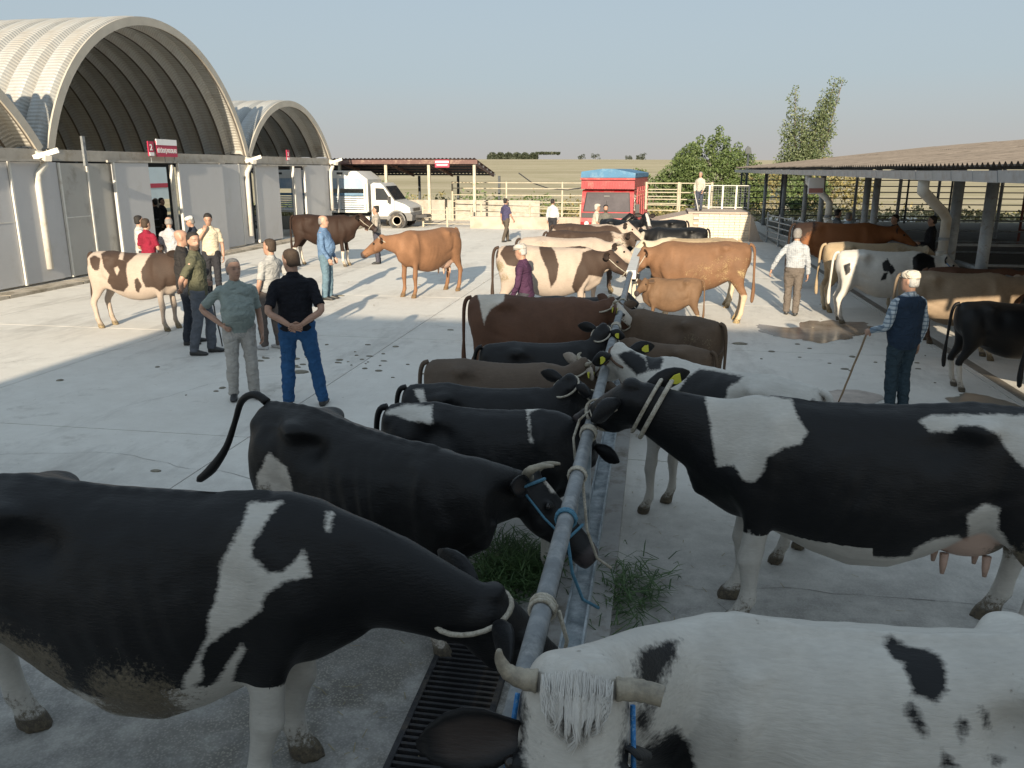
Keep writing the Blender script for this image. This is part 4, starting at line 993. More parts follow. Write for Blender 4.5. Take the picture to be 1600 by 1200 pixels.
def trunk_rings(fat=1.0, thin=0.0, belly=0.0):
    out = []
    for (x, zt, zb, w, rf) in TRUNK:
        w = w * fat
        zb2 = zb - .045 * math.exp(-(x / .55) ** 2) - belly * math.exp(-((x + .05) / .42) ** 2)
        zc = zb2 + (zt - zb2) * .47
        ring = []
        for k in range(22):
            a = 2 * math.pi * k / 22
            y = math.cos(a); z = math.sin(a)
            if z > 0:
                zz = zc + (zt - zc) * z
                ww = w * math.copysign(abs(y) ** (.62 + rf * .7), y) * (1 - .08 * z)
            else:
                zz = zc + (zc - zb2) * z
                ww = w * math.copysign(abs(y) ** .78, y)
            ring.append(Vector((x, ww, zz)))
        out.append(ring)
    return out

HEAD = [(-.055, -.085, .065, .075), (-.02, -.085, .098, .105), (.05, -.088, .115, .118), (.11, -.098, .122, .122), (.17, -.105, .124, .122), (.24, -.103, .116, .102),
        (.31, -.094, .098, .080), (.38, -.088, .083, .070), (.43, -.086, .078, .076), (.475, -.086, .076, .082), (.52, -.09, .066, .076), (.548, -.094, .045, .052)]

def make_cow(label, X, Y, yaw, S=1.0, L=1.0, H=1.0, W=1.0, coat=None, poll=(1.08, 0, 1.42), hd=(.75, 0, -.66), hroll=0.0, voxel=.03,
             pat=None, view=None, socks=None, mud=.0, mudlegs=.25, mudspot=None, horns=None, halter=None, tail='hang', legs=None, udder=0.0, belly=0.0, tagc=None, eye=True,
             face=None, bonyness=1.0, cat='cow', group='cattle standing in the market yard', muzzle=(.05, .04, .04), forelock=False, eardroop=0.0, lead=None, seed=0, earcol=None, pattern_noise=None, noleg=False, tailup=None, earfold=(1, 1), hs=1.06, ear=(.015, -.22, -.10), ear2=None, dusty=.22, fall=0.0, lw=1.0, uref=None, earn=(.75, .55)):
    root = empty('calf' if cat == 'calf' else ('bull' if cat == 'bull' else 'cow'), (X, Y, 0), R(yaw), label, cat, group)
    LM = Matrix.Diagonal((S * L, S * W, S * H))
    mb = MB()
    tr = trunk_rings(1.0, 0, belly)
    mb.rings(tr)
    # hips, pins, shoulders
    bo = bonyness
    for sg in (-1, 1):
        mb.ball((-.42, sg * (.156 + .018 * min(bo, 1.6)), 1.285 + .024 * min(bo, 1.6)), (.115, .070, .05), 12, 8)
        mb.ball((-.80, sg * .115, 1.255), (.06, .05, .06), 10, 6)
        # shoulder blade
        mb.rings([ell(p, d, (1, 0, 0), a, b, 14) for p, d, a, b in (
            ((.46, sg * .115, 1.33), (0, 0, -1), .05, .07), ((.50, sg * .165, 1.18), (0, 0, -1), .068, .115), ((.56, sg * .19, .98), (0, 0, -1), .075, .14), ((.54, sg * .19, .84), (0, 0, -1), .065, .12), ((.52, sg * .18, .72), (0, 0, -1), .05, .075))])
        # thigh
        mb.rings([ell(p, d, (1, 0, 0), a, b, 14) for p, d, a, b in (
            ((-.58, sg * .12, 1.30), (0, 0, -1), .09, .16), ((-.62, sg * .155, 1.12), (0, 0, -1), .11, .215), ((-.62, sg * .175, .94), (-.1, 0, -1), .105, .20), ((-.64, sg * .18, .78), (-.25, 0, -1), .085, .145), ((-.69, sg * .18, .64), (-.3, 0, -1), .058, .09), ((-.735, sg * .18, .54), (-.2, 0, -1), .043, .066))])
        # stifle fold to belly
        mb.rings([ell((-.52, sg * .17, .92), (1, 0, -.5), (0, 0, 1), .07, .13, 12), ell((-.40, sg * .185, .80), (1, 0, -.4), (0, 0, 1), .055, .10, 12), ell((-.24, sg * .18, .74), (1, 0, -.2), (0, 0, 1), .03, .05, 12)])
    mb.rings([ell((.40, 0, .70), (1, 0, 0), (0, 0, 1), .13, .08, 12), ell((.60, 0, .75), (1, 0, .3), (0, 0, 1), .12, .12, 12), ell((.74, 0, .86), (.7, 0, .7), (0, 0, 1), .10, .12, 12), ell((.80, 0, 1.0), (.4, 0, 1), (-1, 0, 0), .07, .09, 12)])     # brisket
    # legs
    lg = legs or {}
    def leg(front, sg):
        dx, dy = lg.get(('f' if front else 'h') + ('l' if sg > 0 else 'r'), (0, 0))
        if front:
            P_ = [(.52, .165, .78, .075, .06), (.525, .165, .62, .062, .05), (.535, .165, .49, .055, .048), (.545, .165, .42, .056, .05), (.54, .165, .36, .044, .04), (.535, .165, .24, .036, .033), (.54, .165, .155, .044, .042), (.565, .165, .10, .042, .042), (.585, .165, .06, .054, .052), (.60, .165, .0, .062, .056)]
        else:
            P_ = [(-.70, .18, .64, .088, .058), (-.765, .18, .52, .070, .048), (-.785, .18, .455, .060, .046), (-.775, .18, .40, .050, .041), (-.755, .18, .27, .043, .038), (-.74, .18, .16, .049, .045), (-.71, .18, .10, .045, .044), (-.695, .18, .06, .057, .052), (-.68, .18, .0, .064, .056)]
        rr = []
        for (x, y, z, a, b) in P_:
            f = min(1, max(0, (.78 - z) / .70))
            rr.append(ell((x + dx * f, sg * (y) + dy * f, z), (0, 0, -1), (1, 0, 0), b * lw, a * lw, 12))
        mb.rings(rr)
    if not noleg:
        for fr in (True, False):
            for sg in (-1, 1): leg(fr, sg)
    if fall:
        mb.v = [(x_, y_, z_ - fall * max(0, min(1.1, (x_ + .6) / 1.1)) * z_ / 1.4) for x_, y_, z_ in mb.v]
    # neck
    Pp = Vector(poll); d = Vector(hd).normalized()
    fw = (Pp - Vector((.62, 0, 1.1))).normalized()
    upref = Vector(uref) if uref else Vector((0, 0, 1)) + Vector((fw.x, fw.y, 0)) * .55
    u = (upref - d * upref.dot(d)).normalized()
    if hroll: u = Matrix.Rotation(R(hroll), 3, d) @ u
    sd = u.cross(d).normalized()      # to the animal's left
    def HP(s_, l_, u_): return Pp + (d * s_ + sd * l_ + u * u_) * hs
    B0 = Vector((.56, 0, 1.10 - fall * .8)); E0 = HP(.03, 0, -.105)
    c1 = B0 + Vector((.22, 0, .06)); nk = (E0 - B0); c2 = E0 - (nk.normalized() * .16)
    rr = []
    for i in range(9):
        t = i / 8
        p = B0 * (1-t)**3 + c1 * 3*t*(1-t)**2 + c2 * 3*t*t*(1-t) + E0 * t**3
        tg = (c1 - B0) * 3*(1-t)**2 + (c2 - c1) * 6*t*(1-t) + (E0 - c2) * 3*t*t
        hh = .315 * (1-t)**1.3 + .138 * (1 - (1-t)**1.3); hw = .165 * (1-t) + .092 * t
        upv = Vector((0, 0, 1)) if abs(tg.normalized().z) < .92 else Vector((-1, 0, 0)) * (1 if tg.z > 0 else -1)
        rr.append(ell(p + Vector((0, 0, -.045 * (1 - t))), tg, upv, hw, hh, 16))
    mb.rings(rr)
    # head
    mb.rings([[HP(s_, math.cos(2*math.pi*k/18) * hw * (1 - .10 * max(0, math.sin(2*math.pi*k/18)) ) , c_ + math.sin(2*math.pi*k/18) * hh) for k in range(18)] for (s_, c_, hh, hw) in HEAD])
    for sg in (-1, 1):
        mb.ball(HP(.165, sg * .102, -.045), .034, 10, 6)            # eye socket
        mb.ball(HP(.20, sg * .075, -.15), (.075, .05, .07), 10, 6)   # cheek
        mb.ball(HP(.50, sg * .045, -.045), (.035, .03, .03), 8, 6)   # nostril wing
    mb.ball(HP(-.02, 0, -.005), (.05, .07, .045), 10, 6)
    if udder:
        mb.ball((-.47, 0, .655), (.21 * udder, .165, .165 * udder), 14, 10)
    vx = voxel / S
    def soft(c):
        hs_ = (c - np.array(Pp)) @ np.array(d)
        near = np.linalg.norm(c - np.array(Pp), axis=1)
        w = np.clip((c[:, 2] - .50) / .12, 0, 1)
        return w * np.where((hs_ > .02) & (near < .75), 0.0, np.clip((near - .12) / .12, 0, 1))
    co, fs = remesh(mb, vx, 5 if voxel < .02 else 3, .5, soft, max(4, int(26 * (.015 / vx) ** 2)))
    # ribs, flank hollow, spine relief
    x, y, z = co[:, 0], co[:, 1], co[:, 2]
    ay = np.abs(y)
    tmask = np.exp(-((z - 1.0) / .26) ** 2) * (ay > .1)
    bo2 = min(bo, 1.6)
    rib = np.sin((x * 1.0 + (z - 1) * .30) * 2 * np.pi / .092 + 1.3 * np.sin(x * 14 + z * 3)) * np.exp(-((x - .10) / .18) ** 2) * tmask * (.0042 + .002 * np.sin(z * 9 + x * 5)) * bo2
    hollow = -.046 * bo2 * np.exp(-((x + .28) / .095) ** 2 - ((z - 1.19) / .085) ** 2) * (ay > .08)
    hollow += .022 * bo2 * np.exp(-((x + .42) / .05) ** 2 - ((z - 1.28) / .05) ** 2) * (ay > .1)
    hollow += .014 * np.exp(-((x - .49) / .035) ** 2 - ((z - 1.12) / .2) ** 2) * (ay > .1)
    hollow += -.016 * np.exp(-((z - (.92 - (x + .45) * .35)) / .04) ** 2 - ((x + .42) / .16) ** 2) * (ay > .12)
    hollow += -.012 * np.exp(-((x + .50 + (z - 1.0) * .25) / .035) ** 2 - ((z - 1.05) / .15) ** 2) * (ay > .12)
    hollow += -.026 * bo2 * np.exp(-((x + .61) / .085) ** 2 - ((z - 1.27) / .06) ** 2) * (ay > .08)
    hollow += -.014 * np.exp(-((x - .36) / .06) ** 2 - ((z - 1.02) / .22) ** 2) * (ay > .1)
    inbody = (x > -.9) & (x < .62) & (z > .5)
    co[:, 1] += np.sign(y) * (rib + hollow) * inbody
    spine = .013 * bo2 * np.exp(-(ay / .028) ** 2) * (z > 1.2) * (x < .5) * (x > -.8) * (.88 + .12 * np.sin(x * 2 * np.pi / .083 + 2 * np.sin(x * 9)))
    co[:, 2] += spine
    if voxel < .021:
        for i_ in np.nonzero((co[:, 2] > .45) & (co[:, 0] < .95))[0]:
            p_ = co[i_]
            dn_ = .009 * mnoise.noise(Vector((p_[0]*6, p_[1]*6 + S*9, p_[2]*5))) + .004 * mnoise.noise(Vector((p_[0]*15, p_[1]*15, p_[2]*11 + S*7)))
            co[i_, 1] += dn_ * (1 if p_[1] > 0 else -1); co[i_, 2] += dn_ * .5
    nv = len(co)
    head_s = (co - np.array(Pp)) @ np.array(d) / hs; head_l = (co - np.array(Pp)) @ np.array(sd) / hs; head_u = (co - np.array(Pp)) @ np.array(u) / hs
    inhead = (head_s > -.1) & (head_s < .62) & (np.abs(head_l) < .2) & (np.abs(head_u + .09) < .2)
    # tint (hooves, muzzle, udder)
    tint = np.zeros((nv, 4))
    def paint(mask, c, a=1.0):
        w = np.clip(mask, 0, 1)[:, None] * a
        al = tint[:, 3:4]
        tint[:, :3] = np.where(w > 0, np.where(al > 0, tint[:, :3] * (1 - w) + np.array(c) * w, np.array(c)), tint[:, :3])
        tint[:, 3:4] = np.maximum(al, w)
    zz = co[:, 2]
    paint((.078 - zz) / .01, (.085, .07, .055))
    mz = inhead * np.clip((head_s - .455) / .03, 0, 1)
    paint(mz, muzzle)
    for sg in (-1, 1):
        dn = np.linalg.norm(co - np.array(HP(.535, sg * .042, -.06)), axis=1)
        paint(inhead * np.clip((.020 - dn) / .006, 0, 1), (.01, .008, .008))
    paint(inhead * np.clip((.006 - np.abs(head_u + .128 + (head_s - .5) * .15)) / .004, 0, 1) * (head_s > .40), (.015, .012, .012), .8)
    if udder:
        du = ((co[:, 0] + .47) / .25) ** 2 + (co[:, 1] / .2) ** 2 + ((co[:, 2] - .64) / .17) ** 2
        paint(np.clip((1.0 - du) / .25, 0, 1) * (ay < .19), (.46, .31, .24), .85)
    mudv = np.full(nv, dusty)
    mudv = np.maximum(mudv, mudlegs + .42 - zz * 1.3)
    if mud:
        mb_ = mud - .25 + .45 - (np.maximum(0, zz - .55)) * 1.0
        mudv = np.maximum(mudv, np.where(zz > .5, mb_, mudv))
        hind = mud + .55 - np.hypot((co[:, 0] + .70) / .55, (zz - .88) / .55)
        mudv = np.maximum(mudv, hind)
    for (mx, mz_, mr, ms, *cap_) in (mudspot or []):
        mudv = np.maximum(mudv, np.minimum(cap_[0] if cap_ else 9, ms - np.hypot(co[:, 0] - mx, zz - mz_) / mr))
    mudv[inhead] = np.minimum(mudv[inhead], dusty)
    # pattern
    PA = np.full(nv, .3)
    W3 = co * np.array((S * L, S * W, S * H))
    if pattern_noise is not None:
        sc, bias, sd_ = pattern_noise
        f = np.array([mnoise.noise(Vector((p[0] * sc + sd_ * 7.3, p[1] * sc * 1.0 + sd_ * 3.1, p[2] * sc * .9))) for p in W3])
        PA = f * .35 + bias
    if pat is not None:
        vd = np.array(view, float); vd /= np.linalg.norm(vd)
        rv = np.cross(vd, (0, 0, 1.0)); rv /= np.linalg.norm(rv); uv = np.cross(rv, vd)
        Q = np.stack([W3 @ rv, W3 @ uv], 1)
        base = None
        for (sgn, poly) in pat:
            poly = np.array(poly, float)
            if base is None and sgn == 0:
                base = float(poly.ravel()[0]); PA = np.full(nv, base); continue
            A = poly; Bp = np.roll(poly, -1, 0)
            dist = np.full(nv, 9.0); inside = np.zeros(nv, bool)
            for a, b in zip(A, Bp):
                ab = b - a; tt = np.clip(((Q - a) @ ab) / max(1e-9, ab @ ab), 0, 1)
                dist = np.minimum(dist, np.hypot(*(Q - (a + tt[:, None] * ab)).T))
                cond = ((a[1] > Q[:, 1]) != (b[1] > Q[:, 1]))
                xi = a[0] + (Q[:, 1] - a[1]) * (b[0] - a[0]) / (b[1] - a[1] if abs(b[1] - a[1]) > 1e-9 else 1e-9)
                inside ^= cond & (Q[:, 0] < xi)
            sdv = np.where(inside, dist, -dist)
            PA = np.maximum(PA, sdv) if sgn > 0 else np.minimum(PA, -sdv)
    if socks:
        hf, hh_, v = socks
        isleg = (zz < .62)
        sk_ = np.where(co[:, 0] > 0, hf, hh_)
        PA = np.where(isleg, np.where(v < 0, np.minimum(PA, zz - sk_), np.maximum(PA, sk_ - zz)), PA)
    if face is not None:       # white blaze: half width profile along the head
        k0, k1, w0, w1 = face
        tt = np.clip((head_s - k0) / max(1e-6, k1 - k0), 0, 1)
        wv = w0 + (w1 - w0) * tt
        fb = wv - np.abs(head_l)
        on = inhead & (head_s > k0) & (head_s < k1) & (head_u > -.10)
        PA = np.where(on & (fb > -.05), np.minimum(PA, -fb), PA)
    PA = np.clip(PA, -.3, .3)
    if earcol is None: earcol = .3
    V = [tuple(v) for v in co]; F = list(fs)
    extra = MB()
    att = {'pat': list(PA), 'mud': list(mudv), 'tint': tint.tolist()}
    def add_extra(m_, pv, tv=(0, 0, 0, 0), mv=-1.0):
        b = len(V); V.extend(m_.v); F.extend([tuple(i + b for i in f) for f in m_.f])
        k = len(m_.v); att['pat'].extend([pv] * k); att['mud'].extend([mv] * k); att['tint'].extend([list(t_) for t_ in tv] if isinstance(tv, list) else [list(tv)] * k)
    # ears
    for sg in (-1, 1):
        e = MB(); rr = []
        er = ear2 if (ear2 and sg > 0) else ear
        base = HP(er[0], sg * .105, -.055)
        dirv = (sd * sg * (er[3] if len(er) > 3 else 1) + d * er[1] + u * er[2]).normalized()
        nrm = (d * earn[0] + u * earn[1]); nrm = (nrm - dirv * nrm.dot(dirv)).normalized()
        wv = dirv.cross(nrm).normalized()
        EL = .235 * earfold[0] * hs
        for (t, w_, cup) in ((0, .028, .02), (.12, .042, .03), (.3, .062, .03), (.5, .070, .022), (.7, .060, .012), (.88, .036, .004), (1.0, .008, 0)):
            c = base + dirv * (t * EL) - wv * 0
            ring = []
            for k in range(9):
                a = -1 + 2 * k / 8
                ring.append(c + wv * (a * w_ * earfold[1]) + nrm * (cup * (a * a - .55)))
            for k in range(8, -1, -1):
                a = -1 + 2 * k / 8
                ring.append(c + wv * (a * w_ * earfold[1] * .97) + nrm * (cup * (a * a - .55) - .011))
            rr.append(ring)
        e.rings(rr)
        tv = []
        for ti in range(len(rr)):
            for k in range(18):
                a = -1 + 2 * k / 8
                tv.append((.050, .038, .033, .7 if (k < 9 and abs(a) < .6 and 0 < ti < 5) else 0.0))
        add_extra(e, earcol, tv)
    # tail
    if tail:
        if tail == 'hang': tp = [(-.83, 0, 1.355), (-.89, 0, 1.33), (-.925, 0, 1.22), (-.935, .0, 1.0), (-.94, .01, .78), (-.945, .015, .6), (-.94, .02, .46), (-.93, .02, .34)]
        else: tp = tail
        n_ = len(tp); rs = []
        for i in range(n_):
            t = i / (n_ - 1)
            rs.append((.030 * (1 - t) + .010 * t) if t < .62 else (.013 + .022 * math.sin(math.pi * (t - .58) / .5)))
        # smooth spline through the points
        q = []; rq = []
        for i in range(n_ - 1):
            p0, p1, p2, p3 = (Vector(tp[max(0, min(n_-1, i + k - 1))]) for k in range(4))
            for k in range(4):
                t = k / 4
                q.append(.5*((2*p1)+(-p0+p2)*t+(2*p0-5*p1+4*p2-p3)*t*t+(-p0+3*p1-3*p2+p3)*t**3)); rq.append(rs[i] + (rs[i+1]-rs[i]) * t)
        q.append(Vector(tp[-1])); rq.append(.008)
        e = MB(); e.tube(q, rq, 10); add_extra(e, .3 if tailup is None else tailup, (0, 0, 0, 0), mud - .1 if mud else -1)
    if udder:
        for tx in (-.37, -.56):
            for sg in (-1, 1):
                e = MB(); e.tube([(tx, sg * .075, .56 - .04 * udder), (tx, sg * .08, .50 - .05 * udder), (tx, sg * .082, .455 - .06 * udder)], [.022, .018, .010], 8)
                add_extra(e, -.3, (.46, .30, .23, .9))
    me = bpy.data.meshes.new('body'); me.from_pydata(V, [], F)
    me.transform(LM.to_4x4())
    for nm in ('pat', 'mud'):
        a_ = me.attributes.new(nm, 'FLOAT', 'POINT'); a_.data.foreach_set('value', att[nm])
    a_ = me.attributes.new('tint', 'FLOAT_COLOR', 'POINT'); a_.data.foreach_set('color', np.array(att['tint']).ravel())
    me.polygons.foreach_set('use_smooth', [True] * len(me.polygons))
    me.update()
    body = link_mesh('body', me, coat, root)
    def child(name, m_, mt, smooth=True, parent=None):
        me_ = m_.mesh(name, mt, smooth); me_.transform(LM.to_4x4())
        return link_mesh(name, me_, None, parent or root)
    if eye:
        for sg in (-1, 1):
            e = MB(); e.ball(HP(.165, sg * .121, -.047), (.021, .021, .021), 10, 8); child('eye', e, M_EYE)
    if horns:
        kind, hl = horns
        for sg in (-1, 1):
            if kind == 'up': pts = [(-.02, .07, -.03), (-.035, .125, -.01), (-.035, .165, .03), (-.01, .175, .085), (.03, .165, .13)]
            elif kind == 'side': pts = [(-.01, .08, -.02), (-.012, .14, -.015), (.0, .20, .0), (.02, .235, .03), (.05, .25, .075)]
            elif kind == 'mixed' and sg < 0: pts = [(-.01, .08, -.02), (-.012, .12, -.02), (-.028, .16, -.012), (-.06, .182, .0), (-.085, .185, .01)]
            elif kind in ('stub', 'mixed'): pts = [(-.01, .08, -.02), (-.012, .13, -.02), (-.01, .17, -.015), (-.005, .20, -.01)]
            else: pts = [(-.01, .075, -.02), (-.03, .11, -.01), (-.03, .14, .02), (-.01, .15, .06)]
            k_ = hl
            pts = [HP(a * k_, sg * (.08 + (l_ - .08) * k_), b * k_) for a, l_, b in pts]
            kind2 = kind
            n_ = len(pts); r0 = .034 * min(1.1, k_ + .1)
            rs = [r0 * (1 - .78 * (i / (n_ - 1)) ** 1.4) for i in range(n_)] if not (kind == 'stub' or (kind == 'mixed' and sg > 0)) else [r0, r0 * .95, r0 * .92, r0 * .9]
            rs = list(np.interp(np.linspace(0, n_ - 1, (n_ - 1) * 5 + 1), range(n_), rs)); pts = smooth_bez(pts, 5)
            rs = [r_ * (1 + .05 * math.sin(i_ * 2.1)) if i_ < len(rs) * .6 else r_ for i_, r_ in enumerate(rs)]
            e = MB(); e.tube(pts, rs, 14); child('horn', e, M_HORN)
    if halter:
        mt, kind = halter
        e = MB()
        def loop(s_, c_, hh, hw, r=.009, n=22, tilt=0):
            pts = [HP(s_ + tilt * math.sin(2*math.pi*k/n), math.cos(2*math.pi*k/n) * hw, c_ + math.sin(2*math.pi*k/n) * hh) for k in range(n + 1)]
            e.tube(pts, r, 6)
        if 'n' in kind:
            loop(.36, -.09, .100, .084)
            for sg in (-1, 1): e.tube([HP(.36, sg * .084, -.10), HP(.2, sg * .135, -.10), HP(.04, sg * .122, -.09)], .008, 6)
        if 'c' in kind: loop(-.01, -.10, .125, .118, .011, 22, .05)
        if 'h' in kind:      # rope round the neck
            t = .80
            pts = []
            p = B0 * (1-t)**3 + c1 * 3*t*(1-t)**2 + c2 * 3*t*t*(1-t) + E0 * t**3
            tg = (c1 - B0) * 3*(1-t)**2 + (c2 - c1) * 6*t*(1-t) + (E0 - c2) * 3*t*t
            rg = ell(p, tg, (0, 0, 1), .128, .195, 24); e.tube(rg + [rg[0]], .012, 6)
            rg = ell(p + tg.normalized() * .05, tg, (0, 0, 1), .122, .18, 24); e.tube(rg + [rg[0]], .010, 6)
        child('halter', e, mt)
    if lead:
        mt, target = lead       # target in world space
        Mi = root.matrix_world if False else None
        cy, sy_ = math.cos(R(yaw)), math.sin(R(yaw))
        tx, ty, tz = target[0] - X, target[1] - Y, target[2]
        loc_t = Vector(((tx * cy + ty * sy_) / (S * L), (-tx * sy_ + ty * cy) / (S * W), tz / (S * H)))
        a = HP(.36, 0, -.19); 
        mid = (a + loc_t) / 2 - Vector((0, 0, .10))
        e = MB(); e.tube([a, a * .6 + mid * .4 - Vector((0, 0, .05)), mid, loc_t * .6 + mid * .4 - Vector((0, 0, .03)), loc_t], .010, 6)
        child('lead_rope', e, mt)
    if tagc:
        for sg in tagc:
            base = HP(ear[0], sg * .105, -.055)
            dirv = (sd * sg + d * ear[1] + u * ear[2]).normalized()
            nrm = (d * earn[0] + u * earn[1]); nrm = (nrm - dirv * nrm.dot(dirv)).normalized(); wv = dirv.cross(nrm).normalized()
            e = MB()
            c = base + dirv * .13
            for off in (.016, -.036):
                vs_ = [c + nrm * off + dirv * a + wv * b for a, b in ((-.02, -.012), (-.02, .012), (.012, .032), (.045, .032), (.045, -.032), (.012, -.032))]
                vs2 = [v + nrm * .005 for v in vs_]
                e.add(vs_ + vs2, [(5, 4, 3, 2, 1, 0), (6, 7, 8, 9, 10, 11)] + [(k, (k+1) % 6, 6 + (k+1) % 6, 6 + k) for k in range(6)])
            e.tube([c - nrm * .034, c + nrm * .02], .005, 6)
            child('ear_tag', e, M_TAG, False)
    if forelock:
        q = random.Random(3); e = MB()
        for i in range(1500):
            l0 = max(-.072, min(.072, q.gauss(0, .034))); s0 = q.uniform(-.05, -.01) + abs(l0) * .3
            cl_ = round(l0 / .016) * .016                      # locks
            p0 = HP(s0, l0, .046 - abs(l0) * .45 - max(0, -s0) * .3)
            ln = q.uniform(.06, .115) * (1.15 - abs(l0) * 8)
            p1 = HP(s0 + ln * .5, l0 * .5 + cl_ * .45 + q.uniform(-.004, .004), .052 - abs(l0) * .40)
            wv_ = .010 * math.sin(cl_ * 260 + 1)
            p15 = HP(s0 + ln * .75, l0 * .2 + cl_ * .6 + wv_ + q.uniform(-.005, .005), .050 - abs(l0) * .34)
            p2 = HP(s0 + ln * .95, cl_ * .75 - wv_ * .8 + q.uniform(-.008, .008), .030 - abs(l0) * .28)
            e.tube([p0, p1, p15, p2], [.0018, .0017, .0014, .0004], 3, False)
        tag(child('forelock', e, pm('pale_forelock', (.66, .64, .60), .7, 0, .15, 20)), kind='stuff')
    return root
# ================================================================== PEOPLE
def skin_mat(name, c):
    m, nt, N, L, P = NT(name)
    tn = N.new('ShaderNodeAttribute'); tn.attribute_name = 'tint'
    n1 = noise_node(nt, 18, 4, .6)
    cc = mixc(nt, ramp(nt, n1.outputs['Fac'], .3, .7), tuple(v * .85 for v in c), tuple(v * 1.1 for v in c))
    cc = mixc(nt, tn.outputs['Alpha'], cc, tn.outputs['Color'])
    L.new(cc, P.inputs['Base Color']); P.inputs['Roughness'].default_value = .5
    return m
S_TAN = skin_mat('tanned_skin', (.40, .235, .165))
S_LIGHT = skin_mat('light_skin', (.44, .265, .19))
CLOTH = {}
def cloth(name, c, rough=.85, check=None):
    if name in CLOTH: return CLOTH[name]
    m, nt, N, L, P = NT(name)
    n1 = noise_node(nt, 7, 5, .6)
    cc = mixc(nt, ramp(nt, n1.outputs['Fac'], .3, .7), tuple(v * .82 for v in c), tuple(min(1, v * 1.12) for v in c))
    if check:
        tc = N.new('ShaderNodeTexCoord'); sp = N.new('ShaderNodeSeparateXYZ'); L.new(tc.outputs['Object'], sp.inputs[0])
        per = check[1]
        for ax in (1, 2):
            f = math_node(nt, 'FRACT', math_node(nt, 'MULTIPLY', sp.outputs[ax], 1 / per))
            cc = mixc(nt, math_node(nt, 'MULTIPLY', math_node(nt, 'LESS_THAN', f, check[2]), check[3]), cc, check[0])
    L.new(cc, P.inputs['Base Color']); P.inputs['Roughness'].default_value = rough
    P.inputs['Specular IOR Level'].default_value = .2
    n2 = noise_node(nt, 6, 3, .5, 'Object', (1, 1, 1.6)); n2.inputs['Distortion'].default_value = 1.5
    n3 = noise_node(nt, 90, 2, .5)
    bump(nt, P, math_node(nt, 'ADD', n2.outputs['Fac'], math_node(nt, 'MULTIPLY', n3.outputs['Fac'], .06)), .9, .05)
    CLOTH[name] = m
    return m

HAIRM = {}
def hair_m(c):
    k = 'hair_%d' % int(c[0] * 1000)
    if k not in HAIRM: HAIRM[k] = pm('hair_tone_' + 'abcdefghijklmnop'[len(HAIRM)], c, .75, 0, .45, 60, None, .3, 4, .5, 120)
    return HAIRM[k]

